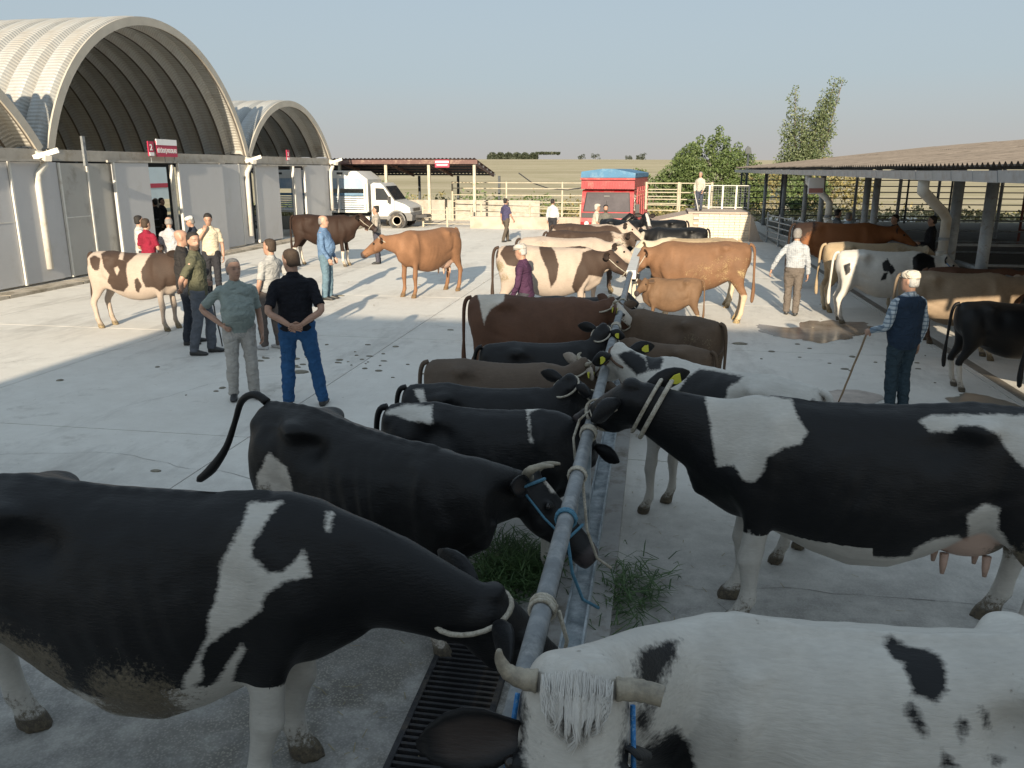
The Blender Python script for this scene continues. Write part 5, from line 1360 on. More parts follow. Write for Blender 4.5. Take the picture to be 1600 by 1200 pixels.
def make_person(label, X, Y, yaw, Ht=1.75, shirt=((.5, .5, .5), 'short'), trousers=(.1, .1, .12), skin=None, hair=((.03, .02, .015), 'short'), head_yaw=0, head_pitch=0,
                larm='hang', rarm='hang', feet=None, lean=0.0, belly=0.0, build=1.0, shoes=(.03, .03, .03), vest=None, cap=None, beard=None, voxel=.02, Z0=0.0, shirt_mat=None,
                trouser_mat=None, group='people standing about the cattle market', tuck=False, bald=False, longcoat=False, slim=1.0):
    k = Ht / 1.755
    root = empty('person', (X, Y, Z0), R(yaw), label, 'person', group)
    LM = Matrix.Scale(k, 4)
    skin = skin or S_TAN
    feet = feet or {'l': (.02, .10, 6), 'r': (-.02, -.10, -6)}
    def lx(z): return lean * max(0, z - .9)
    # ---- arm targets
    SH = {1: Vector((lx(1.38) - .008, .180 * build, 1.375)), -1: Vector((lx(1.38) - .008, -.180 * build, 1.375))}
    def arm(sg, mode):
        s = SH[sg]
        o = sg
        if mode == 'hang': e, w, hdv, pl = (-.03, .065*o, -.29), (.05, .075*o, -.545), (.12, 0, -1), (0, -o, 0)
        elif mode == 'back': e, w, hdv, pl = (-.16, .085*o, -.265), (-.215, -.135*o, -.415), (-.1, -o, -.25), (-1, 0, 0)
        elif mode == 'hip': e, w, hdv, pl = (-.14, .195*o, -.22), (.045, -.005*o, -.42), (.9, -.30*o, -.30), (0, -o, .2)
        elif mode == 'swingf': e, w, hdv, pl = (.06, .06*o, -.285), (.22, .05*o, -.48), (.5, 0, -.85), (0, -o, 0)
        elif mode == 'swingb': e, w, hdv, pl = (-.14, .075*o, -.26), (-.13, .085*o, -.52), (0, 0, -1), (0, -o, 0)
        elif mode == 'cane': e, w, hdv, pl = (.02, .075*o, -.285), (.24, .10*o, -.38), (.9, 0, -.35), (0, -o, 0)
        elif mode == 'down_f': e, w, hdv, pl = (.03, .07*o, -.285), (.15, .02*o, -.51), (.3, -.2*o, -.9), (0, -o, 0)
        elif mode == 'face': e, w, hdv, pl = (.12, .10*o, -.25), (.22, -.10*o, .02), (-.25, -.25*o, 1), (-1, 0, 0)
        elif mode == 'front': e, w, hdv, pl = (.02, .09*o, -.28), (.25, -.04*o, -.30), (.9, -.4*o, 0), (0, -o, 0)
        elif mode == 'out': e, w, hdv, pl = (-.05, .16*o, -.25), (.02, .26*o, -.47), (.1, .3*o, -1), (0, -o, 0)
        else: e, w, hdv, pl = mode
        return s, s + Vector(e), s + Vector(w), Vector(hdv).normalized(), Vector(pl)
    arms = {1: arm(1, larm), -1: arm(-1, rarm)}
    # ---- body core
    TOR = [(.80, .0, .095, .125), (.90, -.01, .118, .168), (1.0, .0 + belly * .03, .118 + belly * .05, .160), (1.10, belly * .05, .118 + belly * .075, .155 + belly * .02), (1.20, belly * .035, .120 + belly * .055, .165), (1.30, .005, .122, .178), (1.37, -.005, .114, .182), (1.415, -.012, .095, .160), (1.455, -.012, .070, .100), (1.50, -.006, .058, .060), (1.56, .004, .056, .056)]
    def torso(mb, z0, z1, gr, bb=1.0):
        rr = []
        zs = [t[0] for t in TOR if z0 < t[0] < z1]; zs = [z0] + zs + [z1]
        for z in zs:
            xc, hx, hy = (np.interp(z, [t[0] for t in TOR], [t[i] for t in TOR]) for i in (1, 2, 3))
            hx, hy = hx * slim + gr, hy * build + gr
            rr.append([Vector((lx(z) + xc + hx * math.copysign(abs(math.cos(2*math.pi*q/20)) ** .9, math.cos(2*math.pi*q/20)), hy * math.sin(2*math.pi*q/20), z)) for q in range(20)])
        mb.rings(rr)
    hip_y = .095
    def legpts(sg):
        fx, fy, _ = feet['l' if sg > 0 else 'r']
        hp = Vector((0, hip_y * sg, .90)); an = Vector((fx - .03, fy, .085))
        kn = (hp + an) / 2 + Vector((.035 if abs(fx) < .12 else .06, 0, .02))
        return hp, kn, an
    def legs(mb, gr, zend=.0, flare=0.0):
        for sg in (-1, 1):
            hp, kn, an = legpts(sg)
            pts = [hp + Vector((0, 0, .04)), hp * .65 + kn * .35, kn, kn * .5 + an * .5, an + Vector((0, 0, zend))]
            rs = [.098, .086, .060, .058, .042]
            p2 = smooth_bez(pts, 4); r2 = np.interp(np.linspace(0, 4, len(p2)), range(5), rs)
            mb.tube(p2, [r + gr + flare * i / len(p2) for i, r in enumerate(r2)], 12)
    body = MB()
    torso(body, .80, 1.56, -.012)
    legs(body, -.014)
    for sg in (-1, 1):
        s, e, w, hdv, pl = arms[sg]
        p2 = smooth_bez([s + Vector((0, -.03 * sg, .01)), s, s * .5 + e * .5, e, e * .45 + w * .55, w], 3)
        r2 = np.interp(np.linspace(0, 5, len(p2)), range(6), [.05, .052, .044, .038, .037, .025])
        body.tube(p2, [r * (.93 + .07 * build) for r in r2], 12)
        hp, kn, an = legpts(sg)
        fx, fy, fa = feet['l' if sg > 0 else 'r']
    # head
    NK = Vector((lx(1.53), 0, 1.53))
    HM = Matrix.Rotation(R(head_yaw), 3, 'Z') @ Matrix.Rotation(R(head_pitch), 3, 'Y')
    def hp_(v): return NK + HM @ (Vector(v) - Vector((0, 0, 1.53)))
    HR = [(1.512, .045, .028, .026), (1.525, .040, .050, .042), (1.55, .030, .068, .055), (1.58, .020, .082, .066), (1.615, .010, .093, .072), (1.65, .003, .098, .076), (1.69, -.002, .098, .077), (1.72, -.006, .088, .069), (1.742, -.010, .062, .050), (1.753, -.010, .026, .022)]
    body.rings([[hp_((xc + hx * math.cos(2*math.pi*q/20), hy * math.sin(2*math.pi*q/20), z)) for q in range(20)] for z, xc, hx, hy in HR])
    body.rings([[hp_((x + a, b, z)) for a, b in ((-.02, -hw), (.0 + px, -hw * .6), (.0 + px, hw * .6), (-.02, hw))] for z, x, px, hw in ((1.655, .092, .006, .012), (1.625, .098, .016, .016), (1.603, .098, .022, .020), (1.592, .094, .008, .016))])
    body.ball(hp_((.082, 0, 1.668)), (.02, .05, .010), 10, 6, HM)
    body.ball(hp_((.090, 0, 1.563)), (.018, .028, .014), 8, 6, HM)
    body.ball(hp_((.072, 0, 1.522)), (.024, .026, .016), 8, 6, HM)
    for sg in (-1, 1):
        body.ball(hp_((-.004, sg * .080, 1.632)), (.022, .012, .033), 8, 6, HM)
    body.tube([NK - Vector((.012, 0, .07)), hp_((-.012, 0, 1.60))], [.058, .054], 12)
    vox = voxel / k
    co, fs = remesh(body, vox, 2)
    V = [tuple(v) for v in co]; F = list(fs)
    tint = np.zeros((len(co), 4))
    hl = (co - np.array(NK)) @ np.array(HM) + np.array((0, 0, 1.53))      # head-local coords
    def pt(mask, c, a):
        w = np.clip(mask, 0, 1) * a
        up_ = w > tint[:, 3]
        tint[up_, :3] = c; tint[:, 3] = np.maximum(tint[:, 3], w)
    hz = co[:, 2] > 1.45
    for sg in (-1, 1):
        dd = np.hypot((hl[:, 1] - sg * .033) / .016, (hl[:, 2] - 1.643) / .009)
        pt(hz * (hl[:, 0] > .05) * (1.35 - dd), (.035, .022, .018), .9)
        dd = np.hypot((hl[:, 1] - sg * .034) / .026, (hl[:, 2] - 1.667) / .007)
        pt(hz * (hl[:, 0] > .05) * (1.3 - dd), (.06, .04, .03), .8)
    pt(hz * (hl[:, 0] > .05) * (1.3 - np.hypot(hl[:, 1] / .026, (hl[:, 2] - 1.563) / .006)), (.20, .07, .06), .8)
    if beard:
        pt(hz * np.clip((1.588 - hl[:, 2]) / .012, 0, 1) * (hl[:, 0] > -.005) * (hl[:, 2] > 1.49), beard, .85)
        pt(hz * (hl[:, 0] > .05) * (1.4 - np.hypot(hl[:, 1] / .034, (hl[:, 2] - 1.58) / .008)), beard, .8)
    # hands
    H_ = MB()
    for sg in (-1, 1):
        s, e, w, hdv, pl = arms[sg]
        pl = (pl - hdv * pl.dot(hdv)).normalized()          # palm normal
        side = hdv.cross(pl).normalized()
        if side.dot(Vector((1, 0, 0))) < 0 and abs(hdv.x) < .6: thumbdir = -side
        else: thumbdir = side
        rr = []
        for t, hw, hh in ((-.015, .024, .020), (.02, .034, .018), (.06, .041, .016), (.088, .040, .013)):
            c = w + hdv * t
            rr.append([c + side * (hw * math.cos(2*math.pi*q/10)) + pl * (hh * math.sin(2*math.pi*q/10)) for q in range(10)])
        H_.rings(rr)
        for fi, (off, ln) in enumerate(((-.030, .066), (-.010, .078), (.010, .074), (.028, .058))):
            if thumbdir.dot(side) > 0: off = -off
            b0 = w + hdv * .082 + side * off
            cu = .45
            p1 = b0 + (hdv + pl * .25).normalized() * ln * .45
            p2 = p1 + (hdv + pl * (.7 + cu)).normalized() * ln * .33
            p3 = p2 + (hdv * .6 + pl * (1.0 + cu)).normalized() * ln * .25
            H_.tube([b0 - hdv * .012, b0, p1, p2, p3], [.0095, .0095, .009, .008, .006], 6)
        t0 = w + hdv * .018 + thumbdir * .024
        H_.tube([t0, t0 + (thumbdir * .75 + hdv * .7 + pl * .3).normalized() * .036, t0 + (thumbdir * .45 + hdv * .95 + pl * .5).normalized() * .068], [.013, .011, .008], 6)
    b = len(V); V.extend([tuple(v) for v in H_.v]); F.extend([tuple(i + b for i in f) for f in H_.f])
    tint = np.vstack([tint, np.zeros((len(H_.v), 4))])
    me = bpy.data.meshes.new('body'); me.from_pydata(V, [], F); me.transform(LM)
    a_ = me.attributes.new('tint', 'FLOAT_COLOR', 'POINT'); a_.data.foreach_set('color', tint.ravel())
    me.polygons.foreach_set('use_smooth', [True] * len(me.polygons)); me.update()
    link_mesh('body', me, skin, root)
    def garment(name, mb, mt, sm=2, wr=.0):
        co, fs = remesh(mb, vox * 1.05, sm)
        if wr:
            d_ = np.array([mnoise.noise(Vector((p[0] * 9 + X, p[1] * 9 + Y, p[2] * 13))) + .6 * mnoise.noise(Vector((p[0] * 22, p[1] * 22 + X, p[2] * 30 + Y))) for p in co])
            c0 = co.copy(); ctr = np.array((0, 0, 0))
            rad = co[:, :2].copy(); nn = np.linalg.norm(rad, axis=1)[:, None]; nn[nn < 1e-6] = 1
            co[:, :2] += rad / nn * d_[:, None] * wr
            co[:, 2] += d_ * wr * .3
        m2 = bpy.data.meshes.new(name); m2.from_pydata(co.tolist(), [], fs); m2.transform(LM)
        m2.polygons.foreach_set('use_smooth', [True] * len(m2.polygons)); m2.update()
        return link_mesh(name, m2, mt, root)
    # ---- shirt
    sc, st = shirt
    mb = MB()
    torso(mb, .97 if tuck else (.60 if longcoat else .86), 1.475, .014)
    for sg in (-1, 1):
        s, e, w, hdv, pl = arms[sg]
        if st == 'short': pts = [s + Vector((0, -.06 * sg, .010)), s + Vector((0, -.004 * sg, .0)), s * .5 + e * .5, s * .18 + e * .82]; rs = [.058, .062, .058, .062]
        else: pts = [s + Vector((0, -.06 * sg, .010)), s + Vector((0, -.004 * sg, .0)), s * .5 + e * .5, e, e * .5 + w * .5, w * .95 + e * .05]; rs = [.058, .061, .056, .051, .047, .039]
        p2 = smooth_bez(pts, 3); r2 = np.interp(np.linspace(0, len(pts)-1, len(p2)), range(len(pts)), rs)
        mb.tube(p2, list(r2), 12)
    if st != 'none_collar':
        mb.rings([[Vector((lx(z) - .008 + xo + hx * math.cos(2*math.pi*q/16), hy * math.sin(2*math.pi*q/16), z - .018 * math.cos(2*math.pi*q/16))) for q in range(16)] for z, xo, hx, hy in ((1.45, 0, .09, .10), (1.485, 0, .070, .072), (1.51, 0, .068, .068))])
    garment('shirt', mb, shirt_mat or cloth('cloth_shirt_' + '_'.join('%02d' % int(c * 99) for c in sc), sc), 2, .011)
    # ---- trousers
    mb = MB()
    torso(mb, .80, .985 if not tuck else 1.0, .010)
    mb.ball((-.015, 0, .86), (.115 * slim + .01, .17 * build, .10), 14, 8)
    legs(mb, .012, -.03, .008)
    garment('trousers', mb, trouser_mat or cloth('cloth_trousers_' + '_'.join('%02d' % int(c * 99) for c in trousers), trousers), 2, .013)
    if vest:
        mb = MB(); torso(mb, .80, 1.46, .032)
        o = garment('vest', mb, cloth('cloth_vest', vest), 2, .006)
    # ---- shoes
    for sg in (-1, 1):
        fx, fy, fa = feet['l' if sg > 0 else 'r']
        sh = MB(); rr = []
        for x, z0, z1, hw in ((-.085, .012, .06, .026), (-.07, 0, .085, .036), (-.03, 0, .10, .040), (.03, 0, .085, .042), (.09, 0, .062, .047), (.14, .004, .048, .042), (.172, .012, .034, .024)):
            rr.append([Vector((x, hw * math.copysign(abs(math.cos(2*math.pi*q/12)) ** .7, math.cos(2*math.pi*q/12)), (z0+z1)/2 + (z1-z0)/2 * math.copysign(abs(math.sin(2*math.pi*q/12)) ** .7, math.sin(2*math.pi*q/12)))) for q in range(12)])
        sh.rings(rr)
        RM = Matrix.Translation((fx, fy, 0)) @ Matrix.Rotation(R(fa), 4, 'Z')
        m2 = sh.mesh('shoe', pm('shoe_leather_%s' % 'abcdefgh'[int(shoes[0] * 9) % 8], shoes, .5, 0, .2, 9), True); m2.transform(LM @ RM)
        link_mesh('shoe', m2, None, root)
    # ---- hair / cap
    hc, hs = hair
    if hs != 'none':
        rr = []
        if hs == 'sides':     # bald on top
            prof = [(1.575, -.045, .048, .070), (1.60, -.035, .066, .0765), (1.64, -.030, .073, .0808), (1.67, -.030, .072, .0808), (1.695, -.035, .062, .077), (1.705, -.04, .05, .06)]
        else:
            g = .008 if hs == 'short' else .014
            prof = [(1.565, -.050, .045, .064), (1.60, -.030, .076, .074 + g*.5), (1.64, -.030, .078, .078 + g*.6), (1.68, -.022, .088, .079 + g*.8), (1.71, -.020, .090 + g*.5, .072 + g), (1.735, -.014, .078 + g, .058 + g), (1.752 + g*.7, -.010, .045 + g, .036 + g), (1.758 + g, -.010, .012, .012)]
        mb = MB()
        mb.rings([[hp_((xc + hx * math.cos(2*math.pi*q/20), hy * math.sin(2*math.pi*q/20), z + (.0 if z > 1.67 else .0))) for q in range(20)] for z, xc, hx, hy in prof])
        m2 = mb.mesh('hair', hair_m(hc), True); m2.transform(LM); link_mesh('hair', m2, None, root)
    if cap:
        mb = MB()
        mb.rings([[hp_((xc + hx * math.cos(2*math.pi*q/20), hy * math.sin(2*math.pi*q/20), z)) for q in range(20)] for z, xc, hx, hy in ((1.675, -.004, .106, .085), (1.70, .004, .115, .095), (1.735, .006, .110, .092), (1.765, .0, .08, .07), (1.775, -.005, .03, .03))])
        mb.rings([[hp_((.07 + x, y, z)) for x, y, z in ((-.02, -hw, 1.682), (ex, -hw * .6, 1.676), (ex, hw * .6, 1.676), (-.02, hw, 1.682), (-.02, hw, 1.690), (ex, hw * .6, 1.684), (ex, -hw * .6, 1.684), (-.02, -hw, 1.690))] for hw, ex in ((.075, .055), (.03, .075))])
        m2 = mb.mesh('cap', cloth('cloth_cap_%s' % 'abcdefghij'[int(cap[0] * 10) % 10], cap), True); m2.transform(LM); link_mesh('cap', m2, None, root)
    # where the hands are in the world, for held things
    out = {}
    for sg in (-1, 1):
        s, e, w, hdv, pl = arms[sg]
        p = (w + hdv * .085 + pl.normalized() * .022) * k
        cy, sy_ = math.cos(R(yaw)), math.sin(R(yaw))
        out['l' if sg > 0 else 'r'] = Vector((X + p.x * cy - p.y * sy_, Y + p.x * sy_ + p.y * cy, p.z + Z0))
    return root, out

def cane(label, top, foot, r=.012, crook=False, mat=None):
    mb = MB()
    top = Vector(top); foot = Vector(foot)
    pts = [foot]
    q = random.Random(int(top.x * 100))
    for i in range(1, 8):
        t = i / 8; pts.append(foot.lerp(top, t) + Vector((q.uniform(-.006, .006), q.uniform(-.006, .006), 0)))
    pts.append(top + (top - foot).normalized() * .05)
    mb.tube(pts, [r * .8] + [r] * 8, 7)
    return tag(mb.build('walking_stick', mat or M_CANE, smooth=True), label, 'stick', 'walking sticks held by the men')

# ================================================================== TRUCKS
def wheel(parent, x, y, r, w, side):
    mb = MB()
    rr = []
    for yy, k in ((-w/2, .80), (-w/2, .95), (-w*.3, 1.0), (w*.3, 1.0), (w/2, .95), (w/2, .80)):
        rr.append([Vector((x + r*k*math.cos(2*math.pi*q/24), y + yy, r + r*k*math.sin(2*math.pi*q/24))) for q in range(24)])
    mb.rings(rr)
    t = mb.build('wheel', M_TYRE, parent, smooth=False)
    mb = MB()
    f = side * (w/2)
    rr = []
    for yy, k in ((0, .62), (side * .012, .62), (side * .006, .52), (-side * .05, .40), (-side * .045, .22), (side * .0, .18), (side * .0, .06)):
        rr.append([Vector((x + r*k*math.cos(2*math.pi*q/24), y + f + yy, r + r*k*math.sin(2*math.pi*q/24))) for q in range(24)])
    mb.rings(rr); mb.tube([(x, y + f - side * .05, r), (x, y + f - side * .025, r)], [r * .36, r * .14], 16); mb.build('rim', M_RIM, t, fixn=True)
    mb = MB()
    for q in range(8):
        a = 2*math.pi*q/8
        mb.box((x + r*.31*math.cos(a), y + f - side * .040, r + r*.31*math.sin(a)), (.05, .012, .05))
    mb.build('wheel_holes', M_BLACKPL, t)
    return t

def white_truck():
    t = empty('livestock_truck', (-15.2, 38.3, 0), 0, 'white flat nosed livestock truck with slatted body beside the small hangar', 'truck')
    # local: x forward (+X in world), y away from the viewer; near side at y=0
    Wd = 2.0
    side = [(1.72, .42), (3.64, .42), (3.68, .62), (3.62, .98), (3.40, 1.12), (2.86, 1.30), (2.36, 1.98), (2.22, 2.10), (1.86, 2.13), (1.72, 2.05)]
    MB().prism(side, 'y', .0, Wd).build('cab', M_TRUCKW, t, fixn=True)
    MB().prism([(1.95, 1.32), (2.58, 1.32), (2.70, 1.32), (2.36, 1.86), (1.95, 1.88)], 'y', -.012, .0).build('side_window', M_GLASS, t, fixn=True)
    MB().add([(2.85, .1, 1.335), (2.85, Wd - .1, 1.335), (2.40, Wd - .16, 1.955), (2.40, .16, 1.955)], [(0, 1, 2, 3)]).build('windscreen', M_GLASS, t, loc=(.012, 0, .010))
    MB().prism([(2.9, .36), (3.72, .36), (3.75, .62), (3.66, .74), (2.9, .70)], 'y', -.02, Wd + .02).build('bumper', M_GREYPL, t, fixn=True)
    MB().prism([(1.74, .42), (2.75, .42), (2.75, .56), (1.74, .56)], 'y', -.015, 0).build('sill_strip', M_GREYPL, t)
    MB().prism([(3.30, .76), (3.66, .76), (3.63, .93), (3.37, .95)], 'y', -.012, .35).build('headlight', pm('lamp_glass', (.55, .56, .56), .1, 0, .1, 3), t, fixn=True)
    MB().box((3.66, 1.0, .86), (.04, 1.1, .14)).build('grille', M_BLACKPL, t)
    # wheel arch and mirror
    mb = MB(); n = 14
    rr = []
    for q in range(n + 1):
        a = math.pi * q / n
        rr.append([(2.98 + r * math.cos(a), y, .36 + r * math.sin(a)) for r, y in ((.42, -.02), (.49, -.02), (.49, .02), (.42, .02))])
    mb.rings(rr); mb.build('wheel_arch', M_GREYPL, t)
    mb = MB(); mb.tube([(2.98, -.008, .36), (2.98, .3, .36)], .43, 20); mb.build('arch_recess', M_BLACKPL, t)
    wheel(t, 2.98, .06, .36, .2, -1); wheel(t, 2.98, Wd - .06, .36, .2, 1)
    wheel(t, -.4, .06, .36, .2, -1); wheel(t, -.4, Wd - .06, .36, .2, 1)
    m_ = MB().box((2.66, -.16, 1.34), (.10, .16, .30)); m_.bar((2.60, 0, 1.3), (2.66, -.1, 1.3), .03, .03); m_.build('mirror', M_BLACKPL, t)
    MB().box((2.02, -.012, 1.02), (.16, .02, .09)).build('door_handle', M_BLACKPL, t)
    MB().prism([(1.80, .60), (1.815, .60), (1.815, 2.0), (1.80, 2.0)], 'y', -.005, 0).build('door_gap', M_BLACKPL, t)
    MB().prism([(2.86, .60), (2.875, .60), (2.875, 1.32), (2.86, 1.32)], 'y', -.005, 0).build('door_gap', M_BLACKPL, t)
    MB().box((1.30, Wd/2, .55), (6.0, .9, .14)).build('chassis', M_BLACKPL, t)
    # body: white frame, slats, blue tarp band, side gap
    MB().box((-.85, Wd/2, .78), (4.7, Wd + .06, .12)).build('bed', M_TRUCKW, t)
    MB().box((1.52, Wd/2, 1.5), (.10, Wd, 1.45)).build('headboard', M_TRUCKW, t)
    for k in range(6):
        MB().box((-.9, -.02, .92 + k * .105), (4.6, .035, .072)).build('slat', pm('bluish_slat', (.42, .50, .58), .5, 0, .15, 2, (.6, .58, .54), .3, 2), t)
    MB().box((-.9, -.005, 1.58), (4.6, .02, .12)).build('side_board', pm('blue_board', (.12, .22, .33), .5), t)
    for x in (-3.1, -1.5, .1, 1.42):
        MB().box((x, -.045, 1.55), (.09, .05, 1.6)).build('stake', M_TRUCKW, t)
    mb = MB(); mb.prism([(-3.2, 1.84), (1.46, 1.84), (1.46, 2.34), (-3.2, 2.34)], 'y', -.02, .0); mb.build('tarp_band', pm('pale_blue_tarp', (.26, .35, .45), .5, 0, .1, 1.2, (.40, .46, .52), .3, 1.5), t)
    mb = MB(); mb.prism([(-3.2, 2.33), (1.15, 2.33), (1.55, 2.0), (1.58, 2.28), (1.05, 2.66), (-3.2, 2.72)], 'y', -.03, Wd + .03); mb.build('roof_tarp', M_TRUCKW, t, fixn=True)
    for x in (-2.9, -2.1, -1.3, -.5, .2): MB().box((x, -.034, 2.56), (.30, .008, .10)).build('roof_patch', M_BLACKPL, t)
    MB().box((-.9, Wd - .02, 1.5), (4.6, .03, 1.5)).build('far_side', M_TRUCKW, t)
    MB().bar((-1.0, -.06, 1.55), (-.75, -.06, 1.55), .02, .05).build('latch', M_TRUCKW, t)
    MB().bar((-1.0, -.06, 1.55), (-1.05, -.06, 1.0), .02, .05).build('latch', M_TRUCKW, t)
    MB().box((1.1, -.012, .45), (1.0, .02, .18)).build('side_skirt', M_TRUCKW, t)
    return t
white_truck()

def red_truck():
    t = empty('livestock_truck', (-1.90, 33.0, 0), R(-4.2), 'red livestock truck with a blue tarpaulin roof facing the cows', 'truck')
    # local: y away from the viewer, front at y=0, x across
    w = 1.03
    MB().prism([(0, .55), (-.05, .72), (-.02, 1.08), (.28, 1.88), (.40, 1.96), (1.30, 1.97), (1.30, .55)], 'x', -w, w).build('cab', M_TRUCKR, t, fixn=True)
    MB().add([(-.90, .006, 1.15), (.90, .006, 1.15), (.83, .262, 1.835), (-.83, .262, 1.835)], [(0, 1, 2, 3)]).build('windscreen', pm('reflection_toned_windscreen', (.10, .09, .095), .15, 0, .25, 1.5), t, loc=(0, -.012, .004))  # greyed glass colour paints in the reflections on the windscreen
    for a, b in (((-.92, -.016, 1.14), (.92, -.016, 1.14)), ((-.84, .245, 1.85), (.84, .245, 1.85)), ((-.92, -.016, 1.14), (-.84, .245, 1.85)), ((.92, -.016, 1.14), (.84, .245, 1.85))):
        MB().bar(a, b, .03, .03).build('window_seal', M_BLACKPL, t)
    MB().bar((-.05, -.02, 1.17), (-.02, .13, 1.55), .012, .012).build('wiper', M_BLACKPL, t)
    MB().box((.25, .04, 1.20), (.30, .02, .08)).build('dash_paper', M_SIGNWHITE, t)
    MB().box((-.03, .19, 1.72), (.22, .02, .05)).build('rear_mirror', M_GREYPL, t)
    MB().box((0, -.045, .98), (2.0, .04, .19)).build('front_panel', M_BLACKPL, t)
    MB().box((0, -.10, .50), (2.1, .16, .22)).build('bumper', M_GREYPL, t)
    for x in (-.78, .78): MB().tube([(x, -.09, .66), (x, -.03, .66)], .09, 14).build('headlight', pm('lamp_glass', (.55, .56, .56), .1), t)
    MB().prism([(.45, 1.15), (1.1, 1.15), (1.1, 1.78), (.55, 1.78)], 'x', w, w + .012).build('side_window', M_GLASS, t)
    MB().box((w + .16, .18, 1.25), (.16, .05, .34)).build('mirror', M_BLACKPL, t)
    MB().bar((w, .25, 1.5), (w + .16, .2, 1.45), .02, .02).build('mirror_arm', M_BLACKPL, t)
    # box over and behind the cab
    b = MB(); b.prism([(.10, 1.99), (6.1, 1.99), (6.1, 2.42), (.10, 2.42)], 'x', -w - .02, w + .02); b.build('upper_box', M_TRUCKR, t, fixn=True)
    for k in range(20):
        MB().box((-.96 + k * .101, .085, 2.14), (.055, .03, .26)).build('rib', M_TRUCKR, t)
    MB().box((0, .05, 2.385), (2.16, .14, .07)).build('lip', M_TRUCKR, t)
    for x in (-w, w):
        MB().box((x, 3.75, 1.02), (.05, 4.7, .75)).build('lower_side', M_TRUCKR, t)
        for k in range(4): MB().box((x, 3.75, 1.48 + k * .15), (.05, 4.7, .085)).build('side_slat', M_TRUCKR, t)
        for k in range(6): MB().box((x * 1.03, 1.45 + k * .92, 1.35), (.05, .09, 1.4)).build('stake', M_TRUCKR, t)
    MB().box((0, 1.42, 1.35), (2.0, .05, 1.3)).build('bulkhead', M_TRUCKR, t)
    MB().box((0, 3.7, .62), (2.06, 4.8, .10)).build('bed', M_TRUCKR, t)
    MB().prism([(-w - .04, 2.43), (w + .04, 2.43), (w + .05, 2.60), (.25, 2.76), (-.2, 2.77), (-w - .02, 2.66)], 'y', .07, 6.15).build('tarpaulin', M_TARP, t, fixn=True)
    for y in (.55, 4.6):
        for x in (-.9, .9):
            mb = MB(); mb.tube([(x - .11, y, .40), (x + .11, y, .40)], .40, 22); wq = mb.build('wheel', M_TYRE, t)
            sg = 1 if x > 0 else -1
            mb = MB(); mb.tube([(x + sg * .10, y, .40), (x + sg * .125, y, .40)], [.24, .20], 18); mb.build('rim', M_RIM, wq)
    return t
red_truck()
# ================================================================== PLACING THE CATTLE
COWS = {}
def cow(key, label, *a, **k):
    if key in PATS:
        k['view'], k['pat'] = PATS[key]
    COWS[key] = make_cow(label, *a, **k)
GL, GR, GB, GY = 'cattle tied on the left side of the tie rail', 'cattle tied on the right side of the tie rail', 'cattle tied along the barn', 'cattle loose in the yard'
# --- left of the rail, from near to far
cow('A', 'huge black cow with a white forked shoulder patch in the bottom left corner', -2.16, 2.95, 2, S=1.03, L=1.2, coat=C_HOLST, voxel=.015, poll=(1.27, .05, .97), hd=(.42, .42, -.70), halter=(M_ROPEW, 'c'), belly=.20, legs={'fl': (-.10, 0), 'fr': (-.12, 0)}, mud=.18, mudspot=[(-.4, .62, .55, .95), (.05, .55, .5, .92)],
    bonyness=1.3, group=GL, socks=(.75, .55, -1), lw=1.18, lead=(M_ROPEW, (-.36, 2.78, 1.05)), pattern_noise=(1, .3, 1))
cow('B', 'black horned cow with a lifted tail lowering its head under the rail', -1.62, 4.38, -17, S=.96, L=1.02, coat=C_BLACK, voxel=.015, poll=(.93, .42, 1.02), hd=(.54, .0, -.48), hs=1.12, fall=.13, horns=('up', 1.0), halter=(M_ROPET, 'nc'), bonyness=1.5,
    tail=[(-.80, 0, 1.38), (-.90, 0, 1.42), (-1.02, .0, 1.36), (-1.10, .0, 1.20), (-1.16, -.04, 1.02), (-1.27, -.08, .86), (-1.38, -.12, .76)], group=GL, socks=(.3, .3, -1), mudspot=[(-.62, .85, .3, .7)], pattern_noise=(1, .3, 2))
cow('L3', 'black cow with a white rump saddle and thin white shoulder streak', -1.10, 5.25, 0, S=.84, L=1.0, coat=C_HOLST, voxel=.02, poll=(.84, .10, 1.18), hd=(.05, .80, -.5), group=GL, socks=(.4, .4, -1), pattern_noise=(1, .3, 3))
cow('L4', 'black heifer with a small white tail patch raising its haltered head', -1.22, 6.00, 2, S=.80, L=1.0, coat=C_HOLST, voxel=.02, poll=(.80, .05, 1.50), hd=(.5, .62, -.5), halter=(M_ROPEW, 'nc'), group=GL, pattern_noise=(1, .3, 4))
cow('L5', 'grey brown heifer with pale back line between the black heifers', -1.28, 6.85, 0, S=.80, L=1.0, coat=C_GREYB, voxel=.022, poll=(.92, .05, 1.42), hd=(.6, .5, -.55), horns=('nub', .8), halter=(M_ROPEW, 'c'), group=GL, pattern_noise=(1, .3, 5), earcol=-.3, tagc=[-1])
cow('L6', 'small black heifer with a white rope behind its raised ears', -1.0, 7.75, 18, S=.80, L=.95, coat=C_BLACK, voxel=.022, poll=(.78, .05, 1.56), hd=(.55, .6, -.5), halter=(M_ROPEW, 'nc'), tagc=[-1], group=GL, pattern_noise=(1, .3, 6))
cow('L7', 'dark brown cow with a white hip patch and white face', -1.35, 9.5, 0, S=.93, L=1.02, coat=C_BROWN, voxel=.02, poll=(.96, .02, 1.36), hd=(.62, .35, -.62), halter=(M_ROPEW, 'nc'), horns=('nub', .6), tagc=[-1], group=GL, mudspot=[(-.7, .8, .3, .45)], face=(-.02, .6, .12, .12), pattern_noise=(1, .3, 7), socks=(.3, .3, -1))
